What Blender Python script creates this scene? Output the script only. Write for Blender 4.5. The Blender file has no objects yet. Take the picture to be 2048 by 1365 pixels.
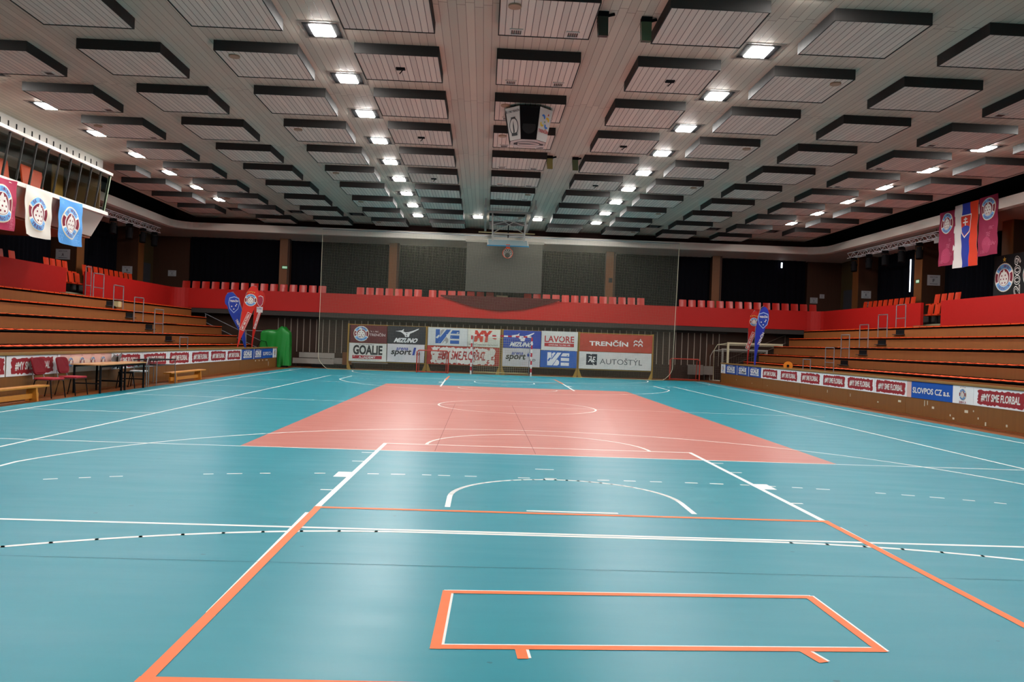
import bpy, bmesh, math, random
from mathutils import Vector, Matrix
random.seed(4)
S = bpy.context.scene
C = S.collection
PI = math.pi

# ---------------------------------------------------------------- camera, light level
cam_d = bpy.data.cameras.new('camera'); cam = bpy.data.objects.new('camera', cam_d); C.objects.link(cam)
cam_d.sensor_fit = 'HORIZONTAL'; cam_d.sensor_width = 36.0
cam_d.lens = 36.0 * 1600.95 / 2048
cam_d.clip_end = 200
def cam_axes(p, y, r):
    fwd = Vector((-math.sin(y)*math.cos(p), math.cos(y)*math.cos(p), math.sin(p)))
    right = Vector((math.cos(y), math.sin(y), 0)); up = right.cross(fwd)
    return right*math.cos(r)+up*math.sin(r), up*math.cos(r)-right*math.sin(r), fwd
_r, _u, _f = cam_axes(.00289, -.03576, .03593)
cam.matrix_world = Matrix(((_r.x, _u.x, -_f.x, -.95), (_r.y, _u.y, -_f.y, -21.022), (_r.z, _u.z, -_f.z, 1.668), (0, 0, 0, 1)))
S.camera = cam
W = bpy.data.worlds.new('hall_air'); S.world = W; W.use_nodes = True
W.node_tree.nodes['Background'].inputs[0].default_value = (.5, .6, .7, 1)
W.node_tree.nodes['Background'].inputs[1].default_value = .02
S.view_settings.view_transform = 'Standard'; S.view_settings.look = 'None'
S.view_settings.gamma = 1; S.view_settings.use_curve_mapping = False
S.view_settings.exposure = 0.16
LAMP_W = 140.0
try:
    S.cycles.max_bounces = 8; S.cycles.diffuse_bounces = 5; S.cycles.glossy_bounces = 3
    S.cycles.use_denoising = True
except Exception: pass

# ---------------------------------------------------------------- materials
def lin(h):
    h = h.lstrip('#'); o = []
    for i in (0, 2, 4):
        v = int(h[i:i+2], 16)/255
        o.append(v/12.92 if v <= .04045 else ((v+.055)/1.055)**2.4)
    return (*o, 1)
_M = {}
def mat(h, rough=.6, metal=0, spec=.35, name=None):
    k = (h, rough, metal, spec)
    if k in _M: return _M[k]
    m = bpy.data.materials.new(name or 'paint_'+h.strip('#')); m.use_nodes = True
    b = m.node_tree.nodes['Principled BSDF']
    b.inputs['Base Color'].default_value = lin(h); b.inputs['Roughness'].default_value = rough
    b.inputs['Metallic'].default_value = metal; b.inputs['Specular IOR Level'].default_value = spec
    nt = m.node_tree; n = nt.nodes.new('ShaderNodeTexNoise'); n.inputs['Scale'].default_value = 9
    tc = nt.nodes.new('ShaderNodeTexCoord'); nt.links.new(tc.outputs['Object'], n.inputs['Vector'])
    mr = nt.nodes.new('ShaderNodeMapRange'); mr.inputs[3].default_value = max(0, rough-.06); mr.inputs[4].default_value = min(1, rough+.06)
    nt.links.new(n.outputs['Fac'], mr.inputs[0]); nt.links.new(mr.outputs[0], b.inputs['Roughness'])
    _M[k] = m; return m
def nodes(name):
    m = bpy.data.materials.new(name); m.use_nodes = True; nt = m.node_tree
    return m, nt, nt.nodes['Principled BSDF'], nt.nodes.new('ShaderNodeTexCoord')
def mixrgb(nt, fac, a, b):
    x = nt.nodes.new('ShaderNodeMix'); x.data_type = 'RGBA'
    if isinstance(fac, float): x.inputs[0].default_value = fac
    else: nt.links.new(fac, x.inputs[0])
    for s, v in ((6, a), (7, b)):
        if isinstance(v, tuple): x.inputs[s].default_value = v
        else: nt.links.new(v, x.inputs[s])
    return x.outputs[2]
def wood(name, h1, h2, stretch=(1, 1, 12), scale=3, rough=.45):
    m, nt, b, tc = nodes(name)
    mp = nt.nodes.new('ShaderNodeMapping'); mp.inputs['Scale'].default_value = stretch
    nt.links.new(tc.outputs['Object'], mp.inputs[0])
    n = nt.nodes.new('ShaderNodeTexNoise'); n.inputs['Scale'].default_value = scale; n.inputs['Detail'].default_value = 6
    nt.links.new(mp.outputs[0], n.inputs['Vector'])
    nt.links.new(mixrgb(nt, n.outputs['Fac'], lin(h1), lin(h2)), b.inputs['Base Color'])
    b.inputs['Roughness'].default_value = rough; b.inputs['Specular IOR Level'].default_value = .3
    return m
def slats(name, h1, hgroove, pitch, groove=.12, rough=.6, joints=0):
    """boards running along Y with a dark open joint between them (object X)"""
    m, nt, b, tc = nodes(name)
    sx = nt.nodes.new('ShaderNodeSeparateXYZ'); nt.links.new(tc.outputs['Object'], sx.inputs[0])
    def mth(op, a, bb=None, c=None):
        x = nt.nodes.new('ShaderNodeMath'); x.operation = op
        for i, v in enumerate((a, bb, c)):
            if v is None: continue
            if isinstance(v, (int, float)): x.inputs[i].default_value = v
            else: nt.links.new(v, x.inputs[i])
        return x.outputs[0]
    d = mth('DIVIDE', sx.outputs[0], pitch); fr = mth('FRACT', d)
    g = mth('LESS_THAN', fr, groove)
    fl = mth('FLOOR', d)
    wn = nt.nodes.new('ShaderNodeTexWhiteNoise'); wn.noise_dimensions = '2D'
    cb = nt.nodes.new('ShaderNodeCombineXYZ'); nt.links.new(fl, cb.inputs[0])
    if joints:
        yy = mth('DIVIDE', sx.outputs[1], joints); yy2 = mth('ADD', yy, mth('MULTIPLY', mth('FRACT', mth('MULTIPLY', fl, .37)), .05))
        nt.links.new(mth('FLOOR', yy2), cb.inputs[1])
        g = mth('MAXIMUM', g, mth('LESS_THAN', mth('FRACT', yy2), .003))
    nt.links.new(cb.outputs[0], wn.inputs['Vector'])
    c1 = lin(h1); ca = tuple(v*.9 for v in c1[:3])+(1,); cbb = tuple(min(1, v*1.08) for v in c1[:3])+(1,)
    base = mixrgb(nt, wn.outputs['Value'], ca, cbb)
    nt.links.new(mixrgb(nt, g, base, lin(hgroove)), b.inputs['Base Color'])
    b.inputs['Roughness'].default_value = rough; b.inputs['Specular IOR Level'].default_value = .3
    bp = nt.nodes.new('ShaderNodeBump'); bp.inputs['Distance'].default_value = .01; bp.inputs['Strength'].default_value = .5
    nt.links.new(mth('SUBTRACT', 1, g), bp.inputs['Height']); nt.links.new(bp.outputs[0], b.inputs['Normal'])
    return m
def sports(name, h1, h2, rough):
    m, nt, b, tc = nodes(name)
    n = nt.nodes.new('ShaderNodeTexNoise'); n.inputs['Scale'].default_value = .5; n.inputs['Detail'].default_value = 5
    nt.links.new(tc.outputs['Object'], n.inputs['Vector'])
    base = mixrgb(nt, n.outputs['Fac'], lin(h1), lin(h2))
    # small dark scuffs
    v = nt.nodes.new('ShaderNodeTexVoronoi'); v.inputs['Scale'].default_value = 1.6
    mp = nt.nodes.new('ShaderNodeMapping'); mp.inputs['Scale'].default_value = (1, 1.7, 1); mp.inputs['Rotation'].default_value = (0, 0, .3)
    nt.links.new(tc.outputs['Object'], mp.inputs[0])
    n3 = nt.nodes.new('ShaderNodeTexNoise'); n3.inputs['Scale'].default_value = 18
    nt.links.new(tc.outputs['Object'], n3.inputs['Vector'])
    ad = nt.nodes.new('ShaderNodeMixRGB'); ad.blend_type = 'ADD'; ad.inputs[0].default_value = .06
    nt.links.new(mp.outputs[0], ad.inputs[1]); nt.links.new(n3.outputs['Color'], ad.inputs[2]); nt.links.new(ad.outputs[0], v.inputs['Vector'])
    lt = nt.nodes.new('ShaderNodeMath'); lt.operation = 'LESS_THAN'; lt.inputs[1].default_value = .034
    nt.links.new(v.outputs['Distance'], lt.inputs[0])
    ml = nt.nodes.new('ShaderNodeMath'); ml.operation = 'MULTIPLY'; ml.inputs[1].default_value = .5; nt.links.new(lt.outputs[0], ml.inputs[0])
    col = mixrgb(nt, ml.outputs[0], base, lin('#1d4548'))
    # seams between sheets, 1.5 m apart, across the hall
    nt.links.new(col, b.inputs['Base Color'])
    n2 = nt.nodes.new('ShaderNodeTexNoise'); n2.inputs['Scale'].default_value = 1.3; n2.inputs['Detail'].default_value = 8
    mp2 = nt.nodes.new('ShaderNodeMapping'); mp2.inputs['Scale'].default_value = (.6, 3, 1)
    nt.links.new(tc.outputs['Object'], mp2.inputs[0]); nt.links.new(mp2.outputs[0], n2.inputs['Vector'])
    mr = nt.nodes.new('ShaderNodeMapRange'); mr.inputs[3].default_value = rough-.07; mr.inputs[4].default_value = rough+.09
    nt.links.new(n2.outputs['Fac'], mr.inputs[0]); nt.links.new(mr.outputs[0], b.inputs['Roughness'])
    b.inputs['Specular IOR Level'].default_value = .3
    bp = nt.nodes.new('ShaderNodeBump'); bp.inputs['Distance'].default_value = .02; bp.inputs['Strength'].default_value = .06
    nt.links.new(n2.outputs['Fac'], bp.inputs['Height']); nt.links.new(bp.outputs[0], b.inputs['Normal'])
    return m
def emit(name, col, s):
    m = bpy.data.materials.new(name); m.use_nodes = True; b = m.node_tree.nodes['Principled BSDF']
    b.inputs['Base Color'].default_value = (.8, .8, .8, 1)
    b.inputs['Emission Color'].default_value = (*col, 1); b.inputs['Emission Strength'].default_value = s
    return m
TEAL = sports('teal_vinyl', '#1f8799', '#26909f', .36)
PINK = sports('salmon_vinyl', '#bf756a', '#c87f74', .34)
SEAM = mat('#2c6670', .6); LINE = mat('#f0f0ec', .5); ORL = mat('#f0763c', .5)
FWOOD = wood('floor_wood', '#8a4f26', '#7a411d', (12, 1, 1), 2, .35)
BOARD = wood('stand_panel_wood', '#8c5228', '#9a5e30', (3, 3, .2), 3, .5)
DADO = wood('board_wood', '#87592a', '#764b22', (3, 3, .2), 3, .45)
RAILW = wood('rail_wood', '#a07a48', '#8c6636', (1, 1, 12), 4, .35)
PINE = wood('pine_wood', '#d08a35', '#b87425', (1, 8, 8), 4, .4)
COLW = wood('column_wood', '#6a4020', '#7a4a26', (3, 3, .2), 3, .5)
COLD = wood('column_dark_wood', '#3a2013', '#452819', (3, 3, .2), 3, .6)
YWOOD = wood('yellow_wood', '#b08a3a', '#96702c', (6, 6, 1), 4, .5)
WALLD = wood('dark_wall_wood', '#2c1b12', '#382317', (2, 2, .2), 3, .6)
CEIL = slats('ceiling_boards', '#c8bcac', '#85766a', .168, .06, .55, 6.0)
TRAY = slats('panel_slats', '#dcd0c4', '#5a4c45', .1285, .09, .55)
BLK = mat('#141315', .8, 0, .1); DARK = mat('#262322', .7); CHAR = mat('#3a3533', .75, 0, .2)
CURT = mat('#0c0c12', .95, 0, .05)
RED = mat('#b21c18', .5, 0, .25); SEATR = mat('#c0281e', .3, 0, .5); SEATO = mat('#e2501c', .4, 0, .4)
WHITE = mat('#d8d2ca', .6); GREYM = mat('#9a9a9c', .35, .8); ALU = mat('#c4c6ca', .4, .2)
BRONZE = mat('#4a403c', .5, .2)
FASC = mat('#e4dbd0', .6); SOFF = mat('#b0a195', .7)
STEEL = mat('#8e8f94', .35, .6)

# ---------------------------------------------------------------- mesh helpers
class MB:
    def __init__(s): s.v = []; s.f = []; s.m = []; s.mats = []
    def mi(s, m):
        if m not in s.mats: s.mats.append(m)
        return s.mats.index(m)
    def face(s, pts, m):
        n = len(s.v); s.v += [tuple(p) for p in pts]; s.f.append(tuple(range(n, n+len(pts)))); s.m.append(s.mi(m))
    def hexa(s, p, m):
        n = len(s.v); s.v += [tuple(q) for q in p]; k = s.mi(m)
        for f in ((0, 3, 2, 1), (4, 5, 6, 7), (0, 1, 5, 4), (1, 2, 6, 5), (2, 3, 7, 6), (3, 0, 4, 7)):
            s.f.append(tuple(n+i for i in f)); s.m.append(k)
    def box(s, x0, x1, y0, y1, z0, z1, m):
        s.hexa([(x0, y0, z0), (x1, y0, z0), (x1, y1, z0), (x0, y1, z0), (x0, y0, z1), (x1, y0, z1), (x1, y1, z1), (x0, y1, z1)], m)
    def bar(s, a, b, w, h, m, up=(0, 0, 1)):
        a, b = Vector(a), Vector(b); d = (b-a).normalized(); up = Vector(up)
        if abs(d.dot(up)) > .98: up = Vector((1, 0, 0))
        x = d.cross(up).normalized()*w/2; y = x.cross(d).normalized()*h/2
        s.hexa([a-x-y, a+x-y, b+x-y, b-x-y, a-x+y, a+x+y, b+x+y, b-x+y], m)
    def tube(s, pts, r, m, n=8, closed=False):
        pts = [Vector(p) for p in pts]; rings = []; L = len(pts); k = s.mi(m)
        for i, p in enumerate(pts):
            a = pts[i-1] if (i or closed) else p; b = pts[(i+1) % L] if (i < L-1 or closed) else p
            d = (b-a).normalized(); up = Vector((0, 0, 1)) if abs(d.z) < .95 else Vector((0, 1, 0))
            x = d.cross(up).normalized(); y = x.cross(d); base = len(s.v)
            for j in range(n):
                t = 2*PI*j/n; s.v.append(tuple(p+x*math.cos(t)*r+y*math.sin(t)*r))
            rings.append(base)
        for i in range(L if closed else L-1):
            a, b = rings[i], rings[(i+1) % L]
            for j in range(n): s.f.append((a+j, a+(j+1) % n, b+(j+1) % n, b+j)); s.m.append(k)
        if not closed:
            s.f.append(tuple(rings[0]+j for j in range(n))[::-1]); s.f.append(tuple(rings[-1]+j for j in range(n))); s.m += [k, k]
    def prism(s, poly, off, m):
        """poly: list of 3D points, extruded by vector off"""
        n = len(s.v); L = len(poly); off = Vector(off); k = s.mi(m)
        s.v += [tuple(p) for p in poly]+[tuple(Vector(p)+off) for p in poly]
        s.f.append(tuple(range(n, n+L))); s.f.append(tuple(range(n+2*L-1, n+L-1, -1))); s.m += [k, k]
        for i in range(L):
            j = (i+1) % L; s.f.append((n+i, n+L+i, n+L+j, n+j)); s.m.append(k)
    def grid(s, P, m, both=False):
        n = len(s.v); R, Q = len(P), len(P[0]); k = s.mi(m)
        for r in P: s.v += [tuple(p) for p in r]
        for i in range(R-1):
            for j in range(Q-1): s.f.append((n+i*Q+j, n+i*Q+j+1, n+(i+1)*Q+j+1, n+(i+1)*Q+j)); s.m.append(k)
    def mesh(s, name):
        me = bpy.data.meshes.new(name); me.from_pydata(s.v, [], s.f); 
        for m in s.mats: me.materials.append(m)
        me.polygons.foreach_set('material_index', s.m); me.update(); return me
    def build(s, name, parent=None, loc=None, smooth=False, recalc=True, bevel=0, sub=0):
        me = s.mesh(name)
        bm = bmesh.new(); bm.from_mesh(me)
        if recalc: bmesh.ops.recalc_face_normals(bm, faces=bm.faces)
        if bevel: bmesh.ops.bevel(bm, geom=bm.edges[:], offset=bevel, segments=2, affect='EDGES', profile=.5)
        bm.to_mesh(me); bm.free()
        if smooth: me.polygons.foreach_set('use_smooth', [True]*len(me.polygons))
        o = bpy.data.objects.new(name, me); C.objects.link(o)
        if sub:
            md = o.modifiers.new('sub', 'SUBSURF'); md.levels = sub; md.render_levels = sub
        if parent: o.parent = parent
        if loc: o.location = loc
        return o
def tag(o, label, cat, group=None, kind=None):
    o['label'] = label; o['category'] = cat
    if group: o['group'] = group
    if kind: o['kind'] = kind
    return o
def thing(name, label, cat, loc=(0, 0, 0), rz=0, group=None):
    o = bpy.data.objects.new(name, None); C.objects.link(o); o.location = loc; o.rotation_euler = (0, 0, rz)
    o.empty_display_size = .2
    return tag(o, label, cat, group)
def struct(o): o['kind'] = 'structure'; return o
def copy_tree(o, parent=None):
    c = o.copy(); C.objects.link(c)
    if parent: c.parent = parent
    for ch in list(o.children): copy_tree(ch, c)
    return c
def wbox(name, *a, parent=None):
    b = MB(); b.box(*a); return b.build(name, parent)

# ---------------------------------------------------------------- lettering
_T = {}
def text2d(txt, bold=0.0):
    k = (txt, bold)
    if k in _T: return _T[k]
    cu = bpy.data.curves.new('lettering', 'FONT'); cu.body = txt; cu.size = 1; cu.offset = bold; cu.resolution_u = 3
    o = bpy.data.objects.new('lettering', cu); C.objects.link(o)
    bpy.context.view_layer.update()
    dg = bpy.context.evaluated_depsgraph_get(); me = bpy.data.meshes.new_from_object(o.evaluated_get(dg))
    V = [(v.co.x, v.co.y) for v in me.vertices]; F = [tuple(p.vertices) for p in me.polygons]
    bpy.data.objects.remove(o); bpy.data.curves.remove(cu); bpy.data.meshes.remove(me)
    if not V: V = [(0, 0)]
    x0 = min(v[0] for v in V); x1 = max(v[0] for v in V); y0 = min(v[1] for v in V); y1 = max(v[1] for v in V)
    V = [((x-x0)/(x1-x0+1e-6), (y-y0)/(y1-y0+1e-6)) for x, y in V]
    _T[k] = (V, F, (x1-x0)/(y1-y0+1e-6)); return _T[k]
class Sign:
    """flat printed surface: origin o, width direction u, height direction v (unit), facing n"""
    def __init__(s, o, u, v, n, step=.004): s.o, s.u, s.v, s.n = Vector(o), Vector(u), Vector(v), Vector(n); s.b = MB(); s.step = step
    def P(s, a, b, l=0): return s.o+s.u*a+s.v*b+s.n*(l*s.step)
    def base(s, w, h, m, t=.015):
        s.w, s.h = w, h
        p = [s.P(0, 0), s.P(w, 0), s.P(w, h), s.P(0, h)]; s.b.prism([q-s.n*t for q in p], s.n*t, m)
    def rect(s, a0, b0, a1, b1, m, l=1): s.b.face([s.P(a0, b0, l), s.P(a1, b0, l), s.P(a1, b1, l), s.P(a0, b1, l)], m)
    def poly(s, pts, m, l=1): s.b.face([s.P(a, b, l) for a, b in pts], m)
    def npoly(s, pts, box, m, l=1):
        x0, y0, x1, y1 = box; s.poly([(x0+(x1-x0)*a, y0+(y1-y0)*b) for a, b in pts], m, l)
    def text(s, t, a0, b0, a1, b1, m, l=2, bold=.015, shear=0):
        V, F, _ = text2d(t, bold); n = len(s.b.v); k = s.b.mi(m); h = b1-b0
        s.b.v += [tuple(s.P(a0+(a1-a0-shear*h)*x+shear*h*y, b0+h*y, l)) for x, y in V]
        for f in F: s.b.f.append(tuple(n+i for i in f)); s.b.m.append(k)
    def disc(s, cx, cy, r, m, l=1, n=28, ry=None): 
        ry = ry or r; s.poly([(cx+r*math.cos(2*PI*i/n), cy+ry*math.sin(2*PI*i/n)) for i in range(n)], m, l)
    def arc(s, cx, cy, r0, r1, a0, a1, m, l=1, n=8):
        k = s.b.mi(m)
        for i in range(n):
            t0 = math.radians(a0+(a1-a0)*i/n); t1 = math.radians(a0+(a1-a0)*(i+1)/n)
            s.b.face([s.P(cx+r*math.cos(t), cy+r*math.sin(t), l) for r, t in ((r0, t0), (r1, t0), (r1, t1), (r0, t1))], m)
    def arctext(s, t, cx, cy, r, h, amid, span, m, l=3, flip=False):
        N = len(t)
        for i, ch in enumerate(t):
            if ch == ' ': continue
            f = (i+.5)/N-.5; a = math.radians(amid+(span*f if flip else -span*f))
            V, F, asp = text2d(ch, .02); n = len(s.b.v); k = s.b.mi(m); w = min(h*asp, r*math.radians(span)/N*.85)
            ca, sa = (math.cos(a), math.sin(a)); rad = (-ca, -sa) if flip else (ca, sa); tan = (rad[1], -rad[0])
            for x, y in V:
                q = (cx+ca*r+tan[0]*(x-.5)*w+rad[0]*(y-.5)*h, cy+sa*r+tan[1]*(x-.5)*w+rad[1]*(y-.5)*h); s.b.v.append(tuple(s.P(*q, l)))
            for f_ in F: s.b.f.append(tuple(n+j for j in f_)); s.b.m.append(k)
    def star(s, cx, cy, r, m, l=2): s.poly([(cx+(r if i % 2 == 0 else r*.42)*math.sin(PI*i/5), cy+(r if i % 2 == 0 else r*.42)*math.cos(PI*i/5)) for i in range(10)], m, l)
    def crest(s, cx, cy, r, l=1, rim='#e6d9b8', blue='#6fb0e6', mar='#7e1f33', top='ŠK 1.FBC', bot='TRENČÍN', txt='#6a2560'):
        W_, B, M_ = mat('#e6e2dc'), mat(blue), mat(mar)
        s.disc(cx, cy, r, mat(rim), l); s.disc(cx, cy, r*.95, W_, l+1)
        s.arc(cx, cy, r*.63, r*.92, 30, 150, B, l+2, 14); s.arc(cx, cy, r*.63, r*.92, 210, 330, B, l+2, 14)
        s.arc(cx, cy, r*.66, r*.92, -22, 22, M_, l+2); s.arc(cx, cy, r*.66, r*.92, 158, 202, M_, l+2)
        s.disc(cx, cy, r*.58, M_, l+2); s.disc(cx, cy-r*.08, r*.48, W_, l+3)
        s.poly([(cx-.3*r, cy+.2*r), (cx+.3*r, cy+.2*r), (cx+.28*r, cy+.38*r), (cx+.12*r, cy+.36*r), (cx+.1*r, cy+.46*r), (cx, cy+.6*r), (cx-.1*r, cy+.46*r), (cx-.12*r, cy+.36*r), (cx-.28*r, cy+.38*r)], W_, l+4)
        for dx, dy in ((-.2, .12), (.17, .14), (0, -.12), (-.3, -.12), (.3, -.12), (-.14, -.38), (.16, -.38)): s.disc(cx+dx*r, cy+dy*r, r*.06, M_, l+5, 10)
        T = mat(txt)
        s.arctext(top, cx, cy, r*.78, r*.2, 90, 100, T, l+3); s.arctext(bot, cx, cy, r*.78, r*.2, 270, 95, T, l+3, True)
    def build(s, name, parent=None, warp=None, edge=.15):
        if not warp: return s.b.build(name, parent, recalc=False)
        me = s.b.mesh(name); bm = bmesh.new(); bm.from_mesh(me); bmesh.ops.triangulate(bm, faces=bm.faces[:])
        for _ in range(6):
            L = [e for e in bm.edges if e.calc_length() > edge]
            if not L: break
            bmesh.ops.subdivide_edges(bm, edges=L, cuts=1); bmesh.ops.triangulate(bm, faces=[f for f in bm.faces if len(f.verts) > 3])
        for v in bm.verts:
            d = v.co-s.o; a, b = d.dot(s.u), d.dot(s.v); w = warp(a, b)
            v.co += (s.n*w if not isinstance(w, tuple) else s.u*w[0]+s.v*w[1]+s.n*w[2])
        bm.to_mesh(me); bm.free(); o = bpy.data.objects.new(name, me); C.objects.link(o)
        if parent: o.parent = parent
        return o

# ================================================================ FLOOR
floor = struct(wbox('floor', -20.6, 20.6, -24.6, 25.2, -.3, 0, FWOOD)); tag(floor, 'sports hall floor with turquoise court covering and wooden margins', 'floor', kind='structure')
wbox('court_covering', -10.72, 10.72, -24.4, 20.95, 0, .003, TEAL, parent=floor)['label'] = 'turquoise vinyl court covering'
wbox('volleyball_court', -4.5, 4.5, -9, 9, .003, .0036, PINK, parent=floor)['label'] = 'salmon pink volleyball court'
FZ = [.0044]
def fline(b, pts, w, m, z):
    FZ[0] += .000004; z = FZ[0]+(.0007 if m is ORL else 0)-(.0003 if m is SEAM else 0)
    for i in range(len(pts)-1):
        a, c = Vector((*pts[i], 0)), Vector((*pts[i+1], 0)); d = (c-a); L = d.length; d.normalize(); n = Vector((-d.y, d.x, 0))*w/2; e = d*(w*.25 if len(pts) > 2 else 0)
        q = [a-e-n, c+e-n, c+e+n, a-e+n]; b.face([(p.x, p.y, z) for p in q], m)
def arcpts(cx, cy, r, a0, a1, n=28): return [(cx+r*math.cos(math.radians(a0+(a1-a0)*i/n)), cy+r*math.sin(math.radians(a0+(a1-a0)*i/n))) for i in range(n+1)]
wl, ol, sl = MB(), MB(), MB()
LW = .052
for s in (-1, 1):
    fline(wl, [(s*7.5, -14), (s*7.5, 14)], LW, LINE, .007)
    fline(wl, [(s*10.12, -20), (s*10.12, 20)], LW, LINE, .007)
    for e in (-1, 1):
        Y = lambda y: e*y   # y is given for the far end
        fline(wl, [(s*2.51, Y(13.15)), (s*2.45, Y(8.2))], .062, LINE, .0072)
        fline(wl, [(s*2.515, Y(16.2)), (s*2.545, Y(13.4))], .05, LINE, .0072)
        for t in (12.25, 10.15, 9.3): fline(wl, [(s*2.48, Y(t)), (s*2.66, Y(t))], .045, LINE, .0074)
        wl.face([(s*2.48, Y(11.42), .0052), (s*2.68, Y(11.42), .0052), (s*2.68, Y(11.05), .0052), (s*2.48, Y(11.05), .0052)], LINE)
        fline(wl, [(s*6.6, Y(14)), (s*6.6, Y(12.425+1.41))][::1], LW, LINE, .0076)
for e in (-1, 1):
    k = -e
    def ac(cx, cy, r, a0, a1, n=28): return arcpts(cx, e*cy, r, -a0*e if e > 0 else a0, -a1*e if e > 0 else a1, n)
    fline(wl, [(-7.5, e*14), (7.5, e*14)], LW, LINE, .0071)
    fline(wl, [(-2.48, e*8.2), (2.48, e*8.2)], .05, LINE, .0073)
    fline(wl, ac(0, 8.2, 1.8, 0, 180), LW, LINE, .0075)
    fline(wl, ac(0, 12.425, 1.25, 0, 180), .055, LINE, .0077)
    for s in (-1, 1):
        fline(wl, [(s*1.25, e*12.42), (s*1.25, e*12.98)], .055, LINE, .0078)
        fline(wl, [(s*6.6, e*14), (s*6.6, e*11.02)], LW, LINE, .0076)
    fline(wl, [(-.46, e*13.05), (.46, e*13.05)], .05, LINE, .0079)
    a0 = math.degrees(math.acos(6.6/6.75))
    fline(wl, ac(0, 12.425, 6.75, a0, 180-a0, 48), LW, LINE, .0080)
    fline(wl, [(-1.5, e*14.07), (1.5, e*14.07)], LW, LINE, .0081)
    for s, A, B in ((1, 0, 90), (-1, 90, 180)):
        fline(wl, ac(s*1.5, 20.07, 6, A, B, 30), LW, LINE, .0081)
        for i in range(44):
            if random.random() < .22: continue
            t0 = A+(B-A)*(i+.1)/44; L_ = random.uniform(.35, .55)*(B-A)/44
            fline(wl, ac(s*1.5, 20.1, 9, t0, t0+L_, 1), .045, LINE, .0082)
    for i in range(9):
        if i in (2, 5): continue
        x = -1.45+i*.33; fline(wl, [(x, e*11.1), (x+.15, e*11.1)], .045, LINE, .0082)
    fline(wl, [(-.2, e*10.38), (.05, e*10.38)], .045, LINE, .0082)
    fline(wl, [(-10.1, e*9.03), (7.8, e*9.03)] if e < 0 else [(-10, 9.03), (-4.5, 9.03)], LW*.8, LINE, .0083)
    # floorball areas in orange
    for a, c in (((-2.5, 17.15), (-2.5, 13.12)), ((2.52, 17.15), (2.52, 13.12)), ((-2.54, 13.16), (2.56, 13.16)), ((-2.54, 17.15), (2.56, 17.15))):
        fline(ol, [(a[0], e*a[1]), (c[0], e*c[1])], .07, ORL, .0090)
    if e < 0:
        for a, c in (((-1.14, -15.7), (1.35, -15.62)), ((-1.17, -16.66), (1.38, -16.56)), ((-1.13, -15.67), (-1.15, -16.69)), ((1.34, -15.6), (1.36, -16.59)), ((-.69, -16.64), (-.68, -16.8)), ((.9, -16.58), (.95, -16.76))):
            fline(wl, [(a[0]+.012, a[1]+.012), (c[0]+.012, c[1]+.012)], .066, LINE, .0085); fline(ol, [a, c], .06, ORL, .0091)
    else:
        for s in (-1.15, 1.36): fline(ol, [(s, 15.6), (s, 15.8)], .06, ORL, .0091)
fline(wl, [(-10.1, 0), (8.2, 0)], LW*.8, LINE, .0084)
fline(wl, arcpts(0, 0, 2.06, 0, 360, 56), LW, LINE, .0086)
fline(wl, [(-10.05, -4.6), (-7.5, -4.6)], LW*.8, LINE, .0084); fline(wl, [(-10.05, 4.6), (-7.5, 4.6)], LW*.8, LINE, .0084)
for y in (-15.15, -19.0): fline(sl, [(-10.7, y), (10.7, y+.12)], .006, SEAM, .0062)
for x in (-1.62, -.1): fline(sl, [(x, -8.95), (x-.02, .4)], .007, mat('#8a5048', .6), .0062)
o = wl.build('white_court_marking', floor, recalc=False); o['label'] = 'worn white court lines'
o = ol.build('orange_court_marking', floor, recalc=False); o['label'] = 'orange floorball area lines'
sl.build('floor_seam', floor, recalc=False)

# ================================================================ SHELL
def upath(x, yb, r=1.1, y0=-24.2, n=6):
    p = [(-x, y0)]
    p += [(-x+r-r*math.cos(PI/2*i/n), yb-r+r*math.sin(PI/2*i/n)) for i in range(n+1)]
    p += [(x-r+r*math.sin(PI/2*i/n), yb-r+r*math.cos(PI/2*i/n)) for i in range(n+1)]
    return p+[(x, y0)]
def strip(b, p, q, zp, zq, m):
    """surface between two plan paths with the same count, at heights zp / zq"""
    for i in range(len(p)-1): b.face([(*p[i], zp), (*p[i+1], zp), (*q[i+1], zq), (*q[i], zq)], m)
def ribbon(name, p, q, z0, z1, m, z0q=None, parent=None):
    b = MB(); z0q = z0 if z0q is None else z0q
    strip(b, p, p, z0, z1, m); strip(b, p, q, z1, z1, m); strip(b, q, q, z1, z0q, m); strip(b, q, p, z0q, z0, m)
    for i in (0, -1): b.face([(*p[i], z0), (*p[i], z1), (*q[i], z1), (*q[i], z0q)], m)
    return b.build(name, parent)
struct(wbox('wall_left', -20.8, -20.5, -24.6, 25.2, 0, 9.1, WALLD)); struct(wbox('wall_right', 20.5, 20.8, -24.6, 25.2, 0, 9.1, WALLD))
struct(wbox('wall_far', -20.5, 20.5, 25.0, 25.2, 0, 9.1, WALLD))
struct(wbox('wall_near', -20.5, 20.5, -24.6, -24.3, 0, 9.1, mat('#8a7f76', .8)))
b = MB(); b.box(-16.85, 16.85, -24.3, 23.3, 7.95, 8.15, CEIL); ceil = struct(b.build('ceiling'))
roof = struct(wbox('ceiling_void', -20.6, 20.6, -24.5, 25.1, 9.0, 9.2, BLK))
struct(wbox('wall_above_canopy', -18.0, 18.0, 23.32, 23.45, 7.3, 9.0, mat('#3a201b', .8)))
struct(wbox('trim_5', -18.7, -18.6, -24.3, 23.4, 7.4, 9.0, BLK)); struct(wbox('trim_6', 18.6, 18.7, -24.3, 23.4, 7.4, 9.0, BLK))  # black sheets painted as the shade in the gap beside the ceiling
IN, OUT = upath(17.54, 22.5), upath(17.84, 22.8)
struct(ribbon('trim_1', IN, OUT, 7.17, 7.55, FASC))
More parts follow.
